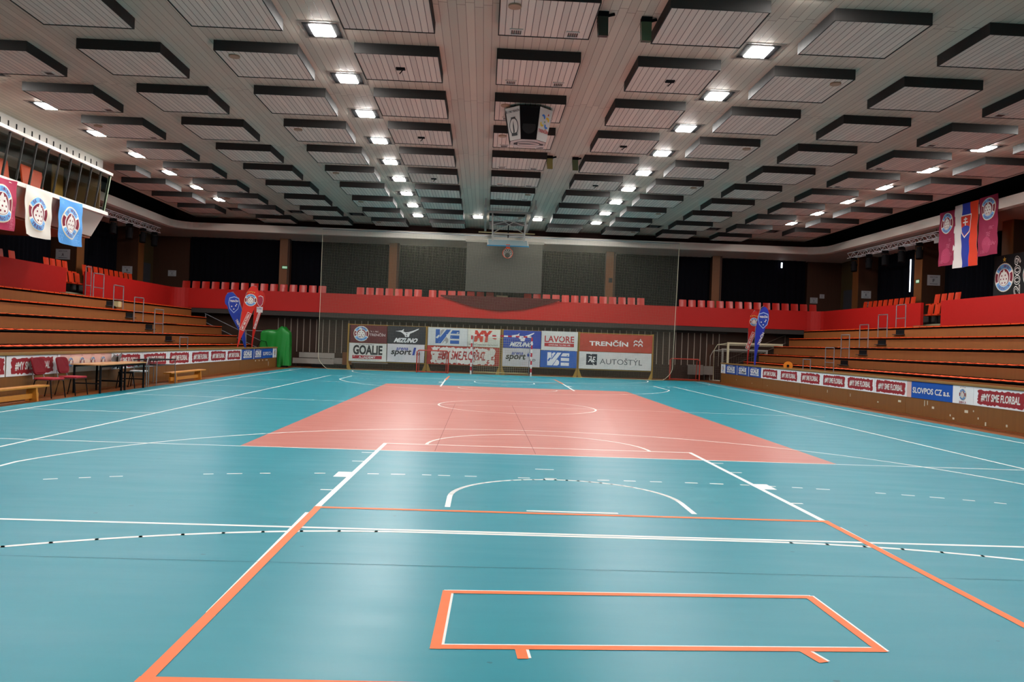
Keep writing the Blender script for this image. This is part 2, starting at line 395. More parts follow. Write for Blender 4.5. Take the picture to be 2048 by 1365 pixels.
b = MB(); OUT2 = upath(20.4, 24.9, .6); strip(b, upath(17.84, 22.8), OUT2, 7.172, 6.95, SOFF); strip(b, OUT2, upath(17.84, 22.8), 7.0, 7.22, SOFF); struct(b.build('trim_2', recalc=False))
# upper gallery floor and the lower wall under it
b = MB(); b.box(-20.5, -17.5, -24.3, 25, 2.72, 2.95, CHAR); b.box(17.5, 20.5, -24.3, 25, 2.72, 2.95, CHAR); b.box(-17.5, 17.5, 22.5, 25, 2.72, 2.95, CHAR); struct(b.build('floor_gallery'))
lw = struct(wbox('wall_back', -20.5, 20.5, 23.2, 23.35, 0, 2.72, WALLD))
b = MB()
for i in range(-36, 37):
    x = i*.348
    if abs(x) < 12.4: b.box(x-.014, x+.014, 23.15, 23.2, .8, 2.6, mat('#a8988a', .5))
b.build('batten_strip', lw)['label'] = 'pale vertical strips'
wbox('top_rail', -12.6, 12.6, 23.1, 23.2, 2.6, 2.72, CHAR, parent=lw)
# columns of the gallery
ncol = [7]
def column(x0, x1, y0, y1, face_x=0, z0=2.95, z1=7.05):
    b = MB(); b.box(x0, x1, y0, y1, z0, z1, COLD)
    if face_x: xx = x0 if face_x > 0 else x1; b.box(xx-.015, xx+.015, y0-.02, y1+.02, z0, z1, COLW)
    else: b.box(x0-.01, x1-.12, y0-.015, y0, z0, z1, COLW)
    struct(b.build('trim_%d' % ncol[0])); ncol[0] += 1
for x in (-12.17, -6.1, 6.1, 12.17): column(x-.27, x+.27, 24.0, 24.6)
for s in (-1, 1):
    for y in (21.4, 15.15, 8.9, 2.7, -3.5): column(min(s*18.95, s*20.1), max(s*18.95, s*20.1), y-.3, y+.3, s)
# corner side walls with grey doors
for s, nm in ((-1, 'left'), (1, 'right')):
    b = MB(); b.box(min(s*19.6, s*19.8), max(s*19.6, s*19.8), 21.7, 24.9, 2.95, 7.05, mat('#4a3a1f', .7)); struct(b.build('wall_corner_'+nm))
    d = struct(wbox('door_1' if s < 0 else 'door_2', min(s*19.5, s*19.6), max(s*19.5, s*19.6), 22.2, 24.0, 2.95, 5.35, mat('#3c3b40', .6)))
    wbox('door_handle', min(s*19.42, s*19.5), max(s*19.42, s*19.5), 22.32, 22.4, 3.95, 4.08, STEEL, parent=d)
    b = MB(); b.box(min(s*17.6, s*19.6), max(s*17.6, s*19.6), 24.55, 24.9, 2.95, 7.05, COLD); struct(b.build('wall_end_'+nm))

# blackout curtains
def curtain(name, a, b_, z0, z1, label, amp=.05, parent=None):
    a, b_ = Vector((*a, 0)), Vector((*b_, 0)); d = b_-a; L = d.length; d.normalize(); n = Vector((-d.y, d.x, 0)); m = MB(); N = int(L*14)
    P = []
    for z in (z0, z1): P.append([(a+d*(L*i/N)+n*(amp*math.sin(i*1.35)+amp*.4*math.sin(i*.4)))+Vector((0, 0, z)) for i in range(N+1)])
    m.grid(P, CURT); o = m.build(name, parent, recalc=False, smooth=True); tag(o, label, 'curtain', 'blackout curtains of the gallery'); return o
xs = [-17.5, -12.5, -6.4, 0, 6.4, 12.5, 17.5]
nmw = ['beside the corner wall with the paper notice, booth side', 'between the first and second far-wall columns, booth side', 'behind the hanging screen, booth-side half', 'behind the hanging screen, flag-side half', 'between the two far-wall columns on the flag side', 'beside the corner wall with two paper notices, flag side']
for i in range(6):
    a, c = xs[i]+(.06 if i else 0), xs[i+1]-.06
    curtain('blackout_curtain', (a, 24.45), (c, 24.45), 2.95, 7.0, 'long black curtain '+nmw[i], .02)
ys = [(-3.1, 2.3), (3.1, 8.5), (9.3, 14.75), (15.55, 21.0)]
for s, w in ((-1, 'booth-side'), (1, 'flag-side')):
    for k, (a, c) in enumerate(ys):
        q = ['behind the near end of the red parapet', 'next to the stairway opening, camera side', 'next to the stairway opening, far side', 'between the last two columns before the corner'][k]
        curtain('blackout_curtain', (s*20.0, a), (s*20.0, c), 2.95, 6.98, 'black curtain of the %s gallery %s' % (w, q))
# daylight slit in a curtain and its neighbour on the far wall
wm = emit('daylight', (.8, .9, 1), 3.0)
o = MB(); o.box(19.88, 19.9, 17.55, 17.63, 4.9, 6.5, wm); o.build('window_1')['kind'] = 'structure'
o = MB(); o.box(12.0+3.95, 12.0+4.03, 24.3, 24.32, 6.55, 6.85, wm); o.build('window_2')['kind'] = 'structure'

# ================================================================ CEILING PANELS AND LAMPS
CW, CL, CT = 1.8, 1.74, .225
def make_tray(vents=(), speaker=None, hook=False, label=''):
    r = thing('ceiling_panel', label, 'ceiling panel')
    b = MB(); t = .022
    b.box(-CW/2, CW/2, -CL/2, -CL/2+t, -CT, 0, DARK); b.box(-CW/2, CW/2, CL/2-t, CL/2, -CT, 0, DARK)
    b.box(-CW/2, -CW/2+t, -CL/2+t, CL/2-t, -CT, 0, DARK); b.box(CW/2-t, CW/2, -CL/2+t, CL/2-t, -CT, 0, DARK); b.build('frame', r)
    us = wbox('slatted_underside', -CW/2+t, CW/2-t, -CL/2+t, CL/2-t, -CT+.012, -CT+.03, TRAY, parent=r)
    for vx in vents:
        v = MB(); z = -CT-.012
        v.box(vx-.13, vx+.13, .5, .53, z, z+.024, WHITE); v.box(vx-.13, vx+.13, .74, .77, z, z+.024, WHITE)
        v.box(vx-.13, vx-.1, .53, .74, z, z+.024, WHITE); v.box(vx+.1, vx+.13, .53, .74, z, z+.024, WHITE)
        for q in range(5): v.box(vx-.09+q*.042, vx-.065+q*.042, .53, .74, z+.008, z+.024, BRONZE)
        v.build('vent_grille', us)
    if speaker is not None:
        v = MB(); v.tube([(speaker, -.55, -CT-.02), (speaker, -.55, -CT+.012)], .12, mat('#a88c74', .6), 16); v.build('round_speaker', us)
    if hook:
        v = MB(); v.box(-.1, .1, -.07, .07, -CT-.015, -CT+.012, BLK); v.tube([(.05, .03, -CT-.01), (-.03, .1, -CT-.08)], .012, BLK, 6); v.build('cable_hook', us)
    return r
ordn = ['first', 'second', 'third', 'fourth', 'fifth', 'sixth', 'seventh', 'eighth', 'ninth', 'tenth', 'eleventh']
protos = {}
FILE_DY = {-5: 1.35, -4: .95, -3: .62, -2: .32, -1: .07, 0: 0, 1: .05, 2: .23, 3: .5, 4: .75, 5: 1.05}   # the files of panels do not line up exactly
colname = {0: 'centre file above the scoreboard', 1: 'first file', 2: 'second file', 3: 'third file', 4: 'fourth file', 5: 'outermost file'}
for i in range(-5, 6):
    for j in range(-2, 9):
        if i == -5 and j < 4 or (i == 5 and j < 0) or (abs(i) == 5 and j == 8): continue
        vents = (-.55, .55) if i == 0 else ((.6,) if i == -4 else (-.6,) if i == 4 else ())
        sp = (-.62 if (i == 0 and j in (-1, 1, 2)) else .62 if (i == 0 and j in (5, 7)) else -.55 if (i in (-2, -4) and j % 2 == 0) else .6 if (i == 2 and j % 2 == 0) else None)
        hook = (i in (-1, 1) and j % 2 == (0 if i < 0 else 0) and j < 5)
        k = (vents, sp, hook); side = '' if i == 0 else (', booth side' if i < 0 else ', flag side')
        feat = ' with two air grilles' if i == 0 else (' with one air grille' if vents else '')
        feat += ' and a round speaker' if (sp is not None and feat) else (' with a round speaker' if sp is not None else '')
        if hook: feat += ' with a black hook'
        lab = 'slatted ceiling panel%s, row %s from camera, %s%s' % (feat, ordn[j+2], colname[abs(i)], side)
        lab = lab.replace(' above the scoreboard', '')
        if i == -5 and j == 4: r = make_tray(*k, lab)
        elif k not in protos: r = protos[k] = make_tray(*k, lab)
        else: r = copy_tree(protos[k]); r['label'] = lab
        r.location = (.02+3.04*i, -3.1+3.02*j+FILE_DY[i], 7.95); r['group'] = 'dark framed slatted panels hung under the ceiling'
        if i == -5 and j == 4: r.scale = (.45, .8, 1); r.location.x += .35; r.location.y += .35
LAMPM = emit('lamp_diffuser', (1.0, .97, .93), LAMP_W)
OFFM = mat('#1a1a1c', .4)
def make_lamp(lit, label):
    r = thing('ceiling_light', label, 'ceiling light')
    b = MB(); b.box(-.44, .44, -.46, .46, -.006, 0, mat('#8a7d72', .5)); b.box(-.35, .35, -.37, .37, -.012, -.006, BLK); b.build('frame', r)
    m = LAMPM if lit else OFFM
    b = MB(); b.hexa([(-.2, -.26, -.04), (.2, -.26, -.04), (.2, .26, -.04), (-.2, .26, -.04), (-.23, -.28, -.012), (.23, -.28, -.012), (.23, .28, -.012), (-.23, .28, -.012)], m); b.build('diffuser', r)
    return r
LP = []
for s in (-1, 1):
    for j in range(-5, 9): LP.append((s*4.52+.05, -4.5+2.995*j, 1, 'inner', s, j))
    for j in range(-5, 8): LP.append((s*13.6+.05, -3.8+2.985*j, 1, 'outer', s, j))
    LP.append((s*1.49+.05, 19.1, 1, 'last', s, 8))
    for x in (7.6, 10.64, 13.68): LP.append((s*x, 19.9, 0, 'off', s, x))
lp = {}
for x, y, lit, kd, s, j in LP:
    sd = 'booth' if s < 0 else 'flag'
    if kd in ('inner', 'outer'):
        lab = 'lit square ceiling light, %s in the %s line, %s side' % (ordn[j-(-1 if kd == 'inner' else 0)] if j >= (-1 if kd == 'inner' else 0) else 'overhead', kd, sd) if j >= 0 or kd == 'inner' and j >= -1 else 'lit square ceiling light above the camera, %s line, %s side' % (kd, sd)
    elif kd == 'last': lab = 'lit ceiling light beside the basketball hoist rails, %s side' % sd
    else: lab = 'unlit ceiling light in the far row, %s from the side wall, %s side' % ({7.6: 'third', 10.64: 'second', 13.68: 'first'}[j], sd)
    if lit not in lp: r = lp[lit] = make_lamp(lit, lab)
    else: r = copy_tree(lp[lit]); r['label'] = lab
    r.location = (x, y, 7.95); r['group'] = 'square ceiling lights' if lit else 'unlit ceiling lights'

# ================================================================ STANDS
XK = [13.15, 13.97, 14.78, 15.6, 16.4, 17.5]; ZK = [1.10, 1.53, 1.98, 2.43, 2.88]
YE = 21.8; YN = -12
for s, w in ((-1, 'under the glass booth'), (1, 'under the national flag')):
    st = thing('grandstand', 'long wooden grandstand of five tiers '+w, 'grandstand', (s*13.15, YE, 0))
    def bx(name, xa, xb, y0, y1, z0, z1, m):
        b = MB(); xa, xb = s*xa-s*13.15, s*xb-s*13.15; b.box(min(xa, xb), max(xa, xb), y0-YE, y1-YE, z0, z1, m); return b.build(name, st)
    for k in range(5):
        z0 = .0 if k == 0 else ZK[k-1]+.055
        p = bx('front_panel', XK[k], XK[k]+.03, YN, YE, z0, ZK[k]-.02, BOARD)
        bx('tread', XK[k], XK[k+1], YN, YE, ZK[k]-.06, ZK[k]-.01, BLK)
        if k: bx('riser', XK[k]+.35, XK[k]+.36, YN, YE-.05, ZK[k-1]-.05, ZK[k]-.06, BLK)
    bx('end_wall', 13.2, 17.4, YE-.06, YE, 0, 1.05, BLK)
    # half steps in the aisle
    for k in range(1, 5):
        y0 = 11.05+.08*k if s > 0 else 12.2
        b = MB(); xa, xb = s*(XK[k]-.1)-s*13.15, s*(XK[k]+.03)-s*13.15
        b.box(min(xa, xb), max(xa, xb), y0-YE, y0+.85-YE, ZK[k]-.28, ZK[k]-.25, CHAR)
        xa, xb = s*(XK[k]-.012)-s*13.15, s*(XK[k]+.02)-s*13.15
        b.box(min(xa, xb), max(xa, xb), y0+.06-YE, y0+.72-YE, ZK[k]-.25, ZK[k]-.07, BLK); b.build('aisle_step', st)  # proud black box paints the shade of an open recess above the tread
# bench seats on the tiers
def seat_mesh():
    b = MB(); P = []
    for i in range(6):
        t = i/5; row = []
        for j in range(7):
            u = j/6*2-1; y = u*.22; x = -.04+t*.38; z = .022+.01*u*u-.014*math.sin(t*PI)+(.02*t**6)-(.006 if i == 0 else 0)
            row.append((x, y, z))
        P.append(row)
    b.grid(P, SEATO); n = len(b.v)
    b.box(.0, .3, -.15, .15, -.002, .01, DARK)
    return b.mesh('bench_seat')
SM = seat_mesh()
cand = []
for s in (-1, 1):
    for k in range(5):
        y = 21.45
        while y > -5.5: cand.append((s, k, y)); y -= .5
cx_, cy_ = -.95, -21
def size(c): s, k, y = c; return math.hypot(s*XK[k]-cx_, y-cy_)+(12 if k >= 3 else 0)
cand.sort(key=size); n = 0
tn = ['lowest', 'second', 'third', 'fourth', 'top']
restb = MB()
for s, k, y in cand:
    if n < 297:
        o = bpy.data.objects.new('bench_seat', SM); C.objects.link(o); o.location = (s*XK[k], y, ZK[k]+.002); o.rotation_euler = (0, 0, 0 if s > 0 else PI)
        w = 'grandstand under the glass booth' if s < 0 else 'grandstand under the national flag'
        tag(o, 'orange plastic bench seat in the %s tier of the %s' % (tn[k], w), 'seat', 'orange bench seats, %s tier, %s' % (tn[k], w)); n += 1
    else:
        xa, xb = s*(XK[k]-.05), s*(XK[k]+.35); restb.box(min(xa, xb), max(xa, xb), y-.22, y+.22, ZK[k]+.0, ZK[k]+.035, SEATO)
o = restb.build('bench_seats'); tag(o, 'remaining orange bench seats of the upper tiers of both grandstands', 'seats', kind='stuff')

# red parapets
def para(name, pin, label, z0=2.97, z1=4.02, t=.12):
    q = []
    for i, p in enumerate(pin):
        a = Vector(pin[max(i-1, 0)]); c = Vector(pin[min(i+1, len(pin)-1)]); d = (c-a).normalized(); q.append((p[0]-d.y*t, p[1]+d.x*t))
    o = ribbon(name, pin, q, z0, z1, RED); tag(o, label, 'parapet'); return o
full = upath(17.54, 22.5, .7, 12.9); full[-1] = (17.54, 12.3)
para('balcony_parapet', full, 'long red balcony parapet wrapping round the far end of the hall')
para('balcony_parapet', [(-17.54, -12), (-17.54, 11.3)], 'red balcony parapet below the glass booth, camera side of stairway')
para('balcony_parapet', [(17.54, 10.8), (17.54, -12)], 'red balcony parapet below the black club banner')
# steel guard frames on the aisles
def guard(s, x, y0, y1, z0, z1, mid, label):
    r = thing('guard_rail', label, 'guard rail', (s*x, (y0+y1)/2, z0), 0, 'tubular guard frames of the grandstand aisles')
    h = (y1-y0)/2; H = z1-z0; b = MB()
    b.tube([(0, -h, 0), (0, -h, H-.02)], .02, STEEL); b.build('post', r); b = MB(); b.tube([(0, h, 0), (0, h, H-.02)], .02, STEEL); b.build('post', r)
    b = MB(); b.tube([(0, -h, H), (0, h, H)], .022, STEEL); b.build('top_bar', r)
    if mid: b = MB(); b.tube([(0, -h, mid), (0, h, mid)], .018, STEEL); b.build('middle_bar', r)
for s, w in ((-1, 'booth'), (1, 'flag')):
    for k in range(5):
        z = ZK[k]; x = XK[k]+.05
        y0, y1 = (11.25, 12.1) if s < 0 else (11.15+.08*k, 11.9+.08*k)
        guard(s, x if k else (13.0 if s < 0 else 12.4), y0, y1, z if k else .7, z+.98 if k else 1.44, .42 if k else 0, 'grey tubular guard frame on the %s tier, %s-side aisle' % (tn[k] if k else 'front walkway before the lowest', w))
guard(-1, 17.35, 12.45, 12.9, 2.88, 4.2, .55, 'tall grey guard frame in the parapet opening, booth side')
guard(1, 13.05, 10.45, 11.25, .7, 1.95, .65, 'taller grey guard frame behind the advertising board, flag side')

# board walls along the court
for s, w in ((-1, 'beside the officials table'), (1, 'below the flag-side grandstand')):
    r = thing('side_board', 'long wooden court-side board wall '+w, 'board wall', (s*11.5, 20.3, 0))
    def bb(name, xa, xb, y0, y1, z0, z1, m):
        b = MB(); xa, xb = s*(xa-11.5), s*(xb-11.5); b.box(min(xa, xb), max(xa, xb), y0-20.3, y1-20.3, z0, z1, m); return b.build(name, r)
    ye = 20.3
    ed = [-12, -6, -.9, 2, 6.1, 10.3, 14.2, 20.3] if s < 0 else [-12, -5, 2.05, 5.8, 9.9, 14.1, 20.3]
    for a, c in zip(ed, ed[1:]): bb('board_panel', 11.5, 11.54, a+.006, c-.006, .02, 1.0, DADO)
    bb('cap_rail', 11.44, 11.62, -12, ye, 1.0, 1.055, RAILW); bb('end_post', 11.46, 11.6, ye, ye+.05, 0, 1.05, mat('#4a3320', .6))
    bb('walkway', 11.54, 13.14, -12, ye, .6, .68, CHAR); bb('kick_edge', 11.42, 11.5, -12, ye, .0, .03, FWOOD)
    if s > 0:
        b = MB()
        for y, z, dy, dz in ((7.4, .3, .03, .1), (5.6, .28, .03, .1), (3.7, .22, .08, .04), (2.4, .33, .16, .06), (1.05, .32, .03, .16), (.9, .36, .03, .12), (.62, .28, .11, .06), (-.9, .3, .15, .07), (15.5, .2, .04, .05), (17.8, .25, .03, .05), (13.5, .2, .03, .04), (-.2, .15, .05, .05), (-.35, .08, .08, .05), (-1.4, .18, .04, .05), (-1.7, .05, .05, .09), (-2.5, .1, .06, .06), (-1.2, .35, .04, .04)):
            b.box(-.004, -.001, y-20.3-dy/2, y-20.3+dy/2, z, z+dz, mat('#cfc8b4', .7))
        b.build('tape_scrap', r)
    else:
        b = MB()
        for y in (16.6, 17.2, 17.8, 18.4, 18.6): b.box(.001, .004, y-20.3-.04, y-20.3+.04, .4, .46, mat('#cfc8b4', .7))
        b.box(.001, .004, -1.45, -1.41, .12, .34, mat('#cfc8b4', .7)); b.build('tape_scrap', r)

# ================================================================ ADVERTISING BANNERS
def ragged(x0, y0, x1, y1, amp, n=26):
    P = []
    for i in range(n): t = i/n; P.append((x0+(x1-x0)*t, y0-random.uniform(-amp*.3, amp)))
    for i in range(9): P.append((x1+random.uniform(-amp*.6, amp), y0+(y1-y0)*i/9))
    for i in range(n): t = i/n; P.append((x1-(x1-x0)*t, y1+random.uniform(-amp*.3, amp)))
    for i in range(9): P.append((x0-random.uniform(-amp*.6, amp), y1-(y1-y0)*i/9))
    return P
BW = mat('#e8eaee', .45); BRED = mat('#96202a', .5); BLUE = mat('#0f4fae', .45); BNAVY = mat('#234a9a', .45); PALE = mat('#dcb4ae', .5); TXW = mat('#e2e0dc', .5)
def side_sign(s, ya, yb, kind, label, z0=.52, z1=.985):
    """ya = near edge, yb = far edge (world Y); s = -1 booth side, 1 flag side"""
    w, h = yb-ya, z1-z0
    if s < 0: g = Sign((-11.482, ya, z0), (0, 1, 0), (0, 0, 1), (1, 0, 0))
    else: g = Sign((11.482, yb, z0), (0, -1, 0), (0, 0, 1), (-1, 0, 0))
    m = {'my': BW, 'crests': PALE, 'goalie': BNAVY, 'slov': BLUE, 'crest': BW, 'pink': PALE}[kind]
    g.base(w, h, m, .012)
    if kind == 'my':
        c = w/2; hw = min(.86, w*.47)
        g.poly(ragged(c-hw, .06, c+hw, h-.07, .035), BRED); g.text('#MY SME FLORBAL', c-hw*.86, .12, c+hw*.86, h-.14, TXW, 2, .03, .08)
    elif kind == 'goalie':
        c = w/2
        for k_, (t, a, b_) in enumerate((('GOALIE', .2, .4),)): g.text(t, c-w*.33, .17, c+w*.33, .38, TXW, 2, .05)
        g.rect(c-w*.33, .07, c+w*.33, .15, TXW, 1); g.text('ACADEMY', c-w*.26, .085, c+w*.26, .135, BNAVY, 2, .02); g.text('FLOORBALL', c-w*.2, .4, c+w*.2, .43, TXW, 2)
        g.rect(0, 0, .05, h, BW, 1)
    elif kind == 'slov': g.text('SLOVPOS CZ a.s.', w*.04, h*.3, w*.95, h*.66, TXW, 2, .025)
    elif kind == 'crest':
        g.crest(w/2, h*.52, h*.33, 1); 
        for q in range(4): g.star(w/2-.1+q*.065, h*.92+(.012 if q in (1, 2) else 0), .022, mat('#b5704a'), 2)
        g.text('2013', w*.33, .015, w*.67, .07, BRED, 3)
    elif kind == 'crests':
        g.rect(0, 0, .12, h, BW); g.poly([(.1, 0), (w, 0), (w, h*.35), (w*.75, h*.45), (w*.3, h*.9), (.1, h*.5)], mat('#e0c4b4'), 1)
        for q in range(4):
            x = .62+q*.58; g.crest(x, h*.56, .125, 3)
            for p in range(q+1): g.star(x-(q/2-p)*.06, h*.93, .018, BRED, 3)
    return tag(g.build('advertising_banner'), label, 'banner')
side_sign(-1, -4.72, -2.95, 'my', 'white banner lettered #MY SME FLORBAL cut by the picture edge, before the gym bench')
side_sign(-1, -2.9, -.8, 'my', 'white banner lettered #MY SME FLORBAL behind the red chairs')
side_sign(-1, -.78, 2.1, 'crests', 'pale pink banner with four round club crests above the officials table')
lft = [(2.12, 4.15), (4.17, 6.15), (6.17, 8.25), (8.27, 10.3), (10.32, 12.3), (12.32, 14.3)]
for (a, c), nm in zip(lft, ['behind the silver chair', 'above the empty black table', 'above the gym bench beyond the table', 'next after the bench, fourth from the pale crest banner', 'fifth from the pale crest banner', 'last before the blue goalie boards, booth side']):
    side_sign(-1, a, c, 'my', 'white banner lettered #MY SME FLORBAL '+nm)
side_sign(-1, 14.32, 16.2, 'goalie', 'blue goalie academy banner next to the white florbal banner, booth side')
side_sign(-1, 16.22, 17.66, 'goalie', 'blue goalie academy banner next to SLOVPOS, booth side')
side_sign(-1, 17.68, 19.55, 'slov', 'blue SLOVPOS CZ banner near the green covered stand')
side_sign(-1, 19.57, 20.28, 'crest', 'small white crest banner at the board end by the green cover')
side_sign(1, 19.62, 20.3, 'crest', 'small white crest banner at the board end before the white goal')
for a, c, nm in ((17.7, 19.6, 'next to the small crest banner, flag side'), (16.0, 17.68, 'in the middle of three, flag side'), (14.3, 15.98, 'next to the white florbal banner, flag side')):
    side_sign(1, a, c, 'goalie', 'blue goalie academy banner '+nm)
rgt = [(12.1, 14.28), (10.02, 12.08), (7.86, 10.0), (5.92, 7.84), (3.92, 5.9), (1.98, 3.9)]
for (a, c), nm in zip(rgt, ['first after the blue goalie boards, flag side', 'second after the blue goalie boards, flag side', 'third after the blue goalie boards, flag side', 'fourth after the blue goalie boards, flag side', 'second before the blue SLOVPOS banner', 'directly before the blue SLOVPOS banner']):
    side_sign(1, a, c, 'my', 'white banner lettered #MY SME FLORBAL '+nm)
side_sign(1, 1.74, 1.97, 'pink', 'narrow pale pink banner strip beside the blue SLOVPOS banner')
side_sign(1, -.3, 1.73, 'slov', 'large blue SLOVPOS CZ a.s. banner under the flag-side grandstand')
side_sign(1, -1.2, -.31, 'crest', 'white crest banner with year 2013 beside SLOVPOS')
side_sign(1, -3.3, -1.21, 'my', 'white banner lettered #MY SME FLORBAL after the 2013 crest')
side_sign(1, -5.4, -3.32, 'my', 'white banner lettered #MY SME FLORBAL past the picture edge, flag side')

# far banners between yellow posts
YB = 20.9
def far_sign(x0, x1, z0, z1, base, label):
    g = Sign((x0, YB-.03, z0), (1, 0, 0), (0, 0, 1), (0, -1, 0), .003); g.base(x1-x0, z1-z0, mat(base, .5), .012); g.label = label
    g.bx = (0, 0, x1-x0, z1-z0); return g
def fin(g, ph):
    W_, H_ = g.w, g.h
    def wp(a, b): return .012*math.sin(a*5+ph+b*3)+.01*math.sin((a-b)*8+ph*2)+.02*math.exp(-((a)**2+(H_-b)**2)*3)
    o = g.build('hanging_banner', None, wp, .25); return tag(o, g.label, 'banner', 'sponsor banners on the yellow frames')
bird = [(0, .62), (.28, .72), (.36, .9), (.34, .6), (.42, .52), (.56, .55), (.75, .72), (1, 1), (.98, .86), (.74, .52), (.62, .38), (.58, 0), (.42, 0), (.4, .2), (.3, .42), (.22, .55)]
def mizuno(x0, x1, base, label, txt='#dcdcdc'):
    g = far_sign(x0, x1, 1.43, 2.36, base, label); W_, H_ = g.w, g.h; T = mat(txt)
    g.npoly(bird, (W_*.2, H_*.4, W_*.82, H_*.9), T); g.poly([(W_*.5, H_*.55), (W_*.54, H_*.6), (W_*.47, H_*.61)], mat(base, .5), 2)
    g.text('MIZUNO', W_*.16, H_*.08, W_*.82, H_*.34, T, 2, .05, .5); return g
def my(g):
    pass
g = far_sign(-7.86, -5.97, 1.42, 2.34, '#5c1a22', 'dark red club banner with crest and TRENČÍN, top of first frame'); g.crest(.56, .47, .4); g.text('ŠK 1. FBC', 1.0, .56, 1.45, .66, mat('#b9a5a5'), 2, .03); g.text('TRENČÍN', .98, .36, 1.8, .54, mat('#b9a5a5'), 2, .03)
for q in range(5): g.star(.36+q*.1, .88, .025, mat('#a5602c'), 2)
fin(g, 0)
g = far_sign(-7.9, -5.97, .46, 1.40, '#d4d2cc', 'white GOALIE ACADEMY banner, bottom of first frame'); g.text('GOALIE', .2, .34, 1.72, .84, mat('#222226'), 2, .04); g.rect(.18, .13, 1.7, .3, mat('#a02030')); g.text('ACADEMY', .5, .155, 1.38, .27, TXW, 2, .02); g.text('FLOORBALL', .5, .85, 1.3, .9, mat('#222226'), 2); g.text('THE ORIGINAL FLOORBALL GOALIE CAMP', .3, .06, 1.6, .1, mat('#555555'), 2, 0); fin(g, 1)
g = mizuno(-5.93, -3.97, '#26262e', 'black banner with white running bird emblem and MIZUNO'); fin(g, 2)
g = far_sign(-5.93, -4.0, .48, 1.42, '#ccc8cc', 'white arena sport1 HD banner below the black one'); B_ = mat('#28409a'); K_ = mat('#222226')
g.text('arena', .46, .62, 1.1, .76, B_, 2, .02, .2); g.text('sport', .17, .3, 1.28, .66, K_, 2, .03, .2); g.text('1', 1.3, .38, 1.5, .78, B_, 2, .04, .2); g.text('HD', 1.5, .38, 1.72, .5, K_, 2, .02, .2); fin(g, 3)
def vse(g, W_, H_, a, b_, c):
    A, B2, D = mat(a), mat(b_), mat(c)
    bx = (W_*.19, H_*.12, W_*.81, H_*.9)
    g.npoly([(0, 1), (0, 0), (.22, 0), (.62, 1), (.44, 1), (.18, .42), (.17, 1)], bx, A)
    g.npoly([(.2, .55), (.36, .98), (.28, 1), (.2, .9)], bx, B2); g.npoly([(.26, 0), (.45, 0), (.52, .1), (.53, .3), (.46, .45), (.42, .45)], bx, B2)
    g.npoly([(.6, .72), (.97, .72), (.97, .96), (.68, .96)], bx, D); g.npoly([(.6, .36), (.97, .36), (.97, .6), (.6, .6)], bx, D); g.npoly([(.6, 0), (.97, 0), (.97, .24), (.6, .24)], bx, D)
g = far_sign(-3.84, -1.78, 1.42, 2.36, '#c4c8c8', 'white banner with blue and grey VSE logo, second frame'); vse(g, 2.06, .94, '#2256a0', '#8f9090', '#2256a0'); fin(g, 4)
g = far_sign(-1.77, -.08, 1.42, 2.36, '#cfcfc4', 'white banner with large red MY and newspaper title'); g.text('MY', .33, .26, 1.28, .86, mat('#c03426'), 2, .07, .08); g.rect(1.3, .42, 1.5, .48, mat('#c03426')); g.text('TRENČIANSKE NOVINY', .05, .07, 1.6, .18, mat('#555550'), 2, 0); fin(g, 5)
g = far_sign(-3.86, -.08, .44, 1.40, '#a83028', 'wide red and white #MY SME FLORBAL banner below VSE'); g.poly(ragged(.25, .1, 3.5, .86, .08, 60), mat('#d6d2cc')); g.text('#MY SME FLORBAL', .55, .22, 3.1, .72, mat('#a02528'), 2, .02, .15); fin(g, 6)
g = mizuno(.1, 2.06, '#22409a', 'blue banner with white running bird emblem and MIZUNO'); fin(g, 7)
g = far_sign(.08, 2.04, .46, 1.42, '#c6c2c6', 'white arena sport HD banner behind the handball goal'); g.text('arena', .46, .62, 1.1, .76, B_, 2, .02, .2); g.text('sport', .14, .28, 1.25, .66, K_, 2, .03, .2); g.disc(1.42, .62, .13, B_, 2); g.text('2', 1.36, .5, 1.48, .74, TXW, 3, .03); g.text('.HD', 1.38, .3, 1.74, .42, K_, 2, .02, .2); fin(g, 8)
g = far_sign(2.09, 4.0, 1.38, 2.38, '#ccccc8', 'white LAVORE banner, top of fourth frame'); R_ = mat('#b2282c'); g.text('LAVORE', .17, .42, 1.72, .76, R_, 2, .02); g.rect(.17, .2, 1.72, .38, R_); g.text('OPRAVÍME TO PRE VÁS', .38, .25, 1.52, .33, TXW, 2, .01); g.poly([(.93, .6), (1.02, .5), (1.14, .74), (1.1, .76)], mat('#ccccc8'), 3); fin(g, 9)
g = far_sign(2.07, 3.98, .48, 1.36, '#2a5aa8', 'blue banner with white VSE logo below LAVORE'); vse(g, 1.91, .88, '#d8d8dc', '#d8d8dc', '#d8d8dc'); fin(g, 10)
g = far_sign(4.12, 7.95, 1.4, 2.33, '#b04030', 'long orange red TRENČÍN banner, top of last frame'); g.text('TRENČÍN', .5, .3, 2.55, .62, TXW, 2, .03)
for cx, cy in ((2.95, .54), (3.2, .54), (2.95, .36), (3.2, .36)): g.arc(cx, cy, .06, .12, (20 if cx < 3 else -20)+(0 if cy > .45 else 0), 200, TXW, 2)
g.poly([(3.15, .68), (3.2, .75), (3.25, .68)], TXW, 2); fin(g, 11)
g = far_sign(4.1, 7.93, .48, 1.38, '#d0cdca', 'long white AUTOŠTÝL banner with dark square emblem'); g.rect(.38, .2, .95, .78, mat('#14182a')); g.text('AE', .48, .34, .88, .64, TXW, 2, .02, .2); g.text('AUTOŠTÝL', 1.1, .26, 3.35, .62, mat('#5e6064'), 2, .0); fin(g, 12)
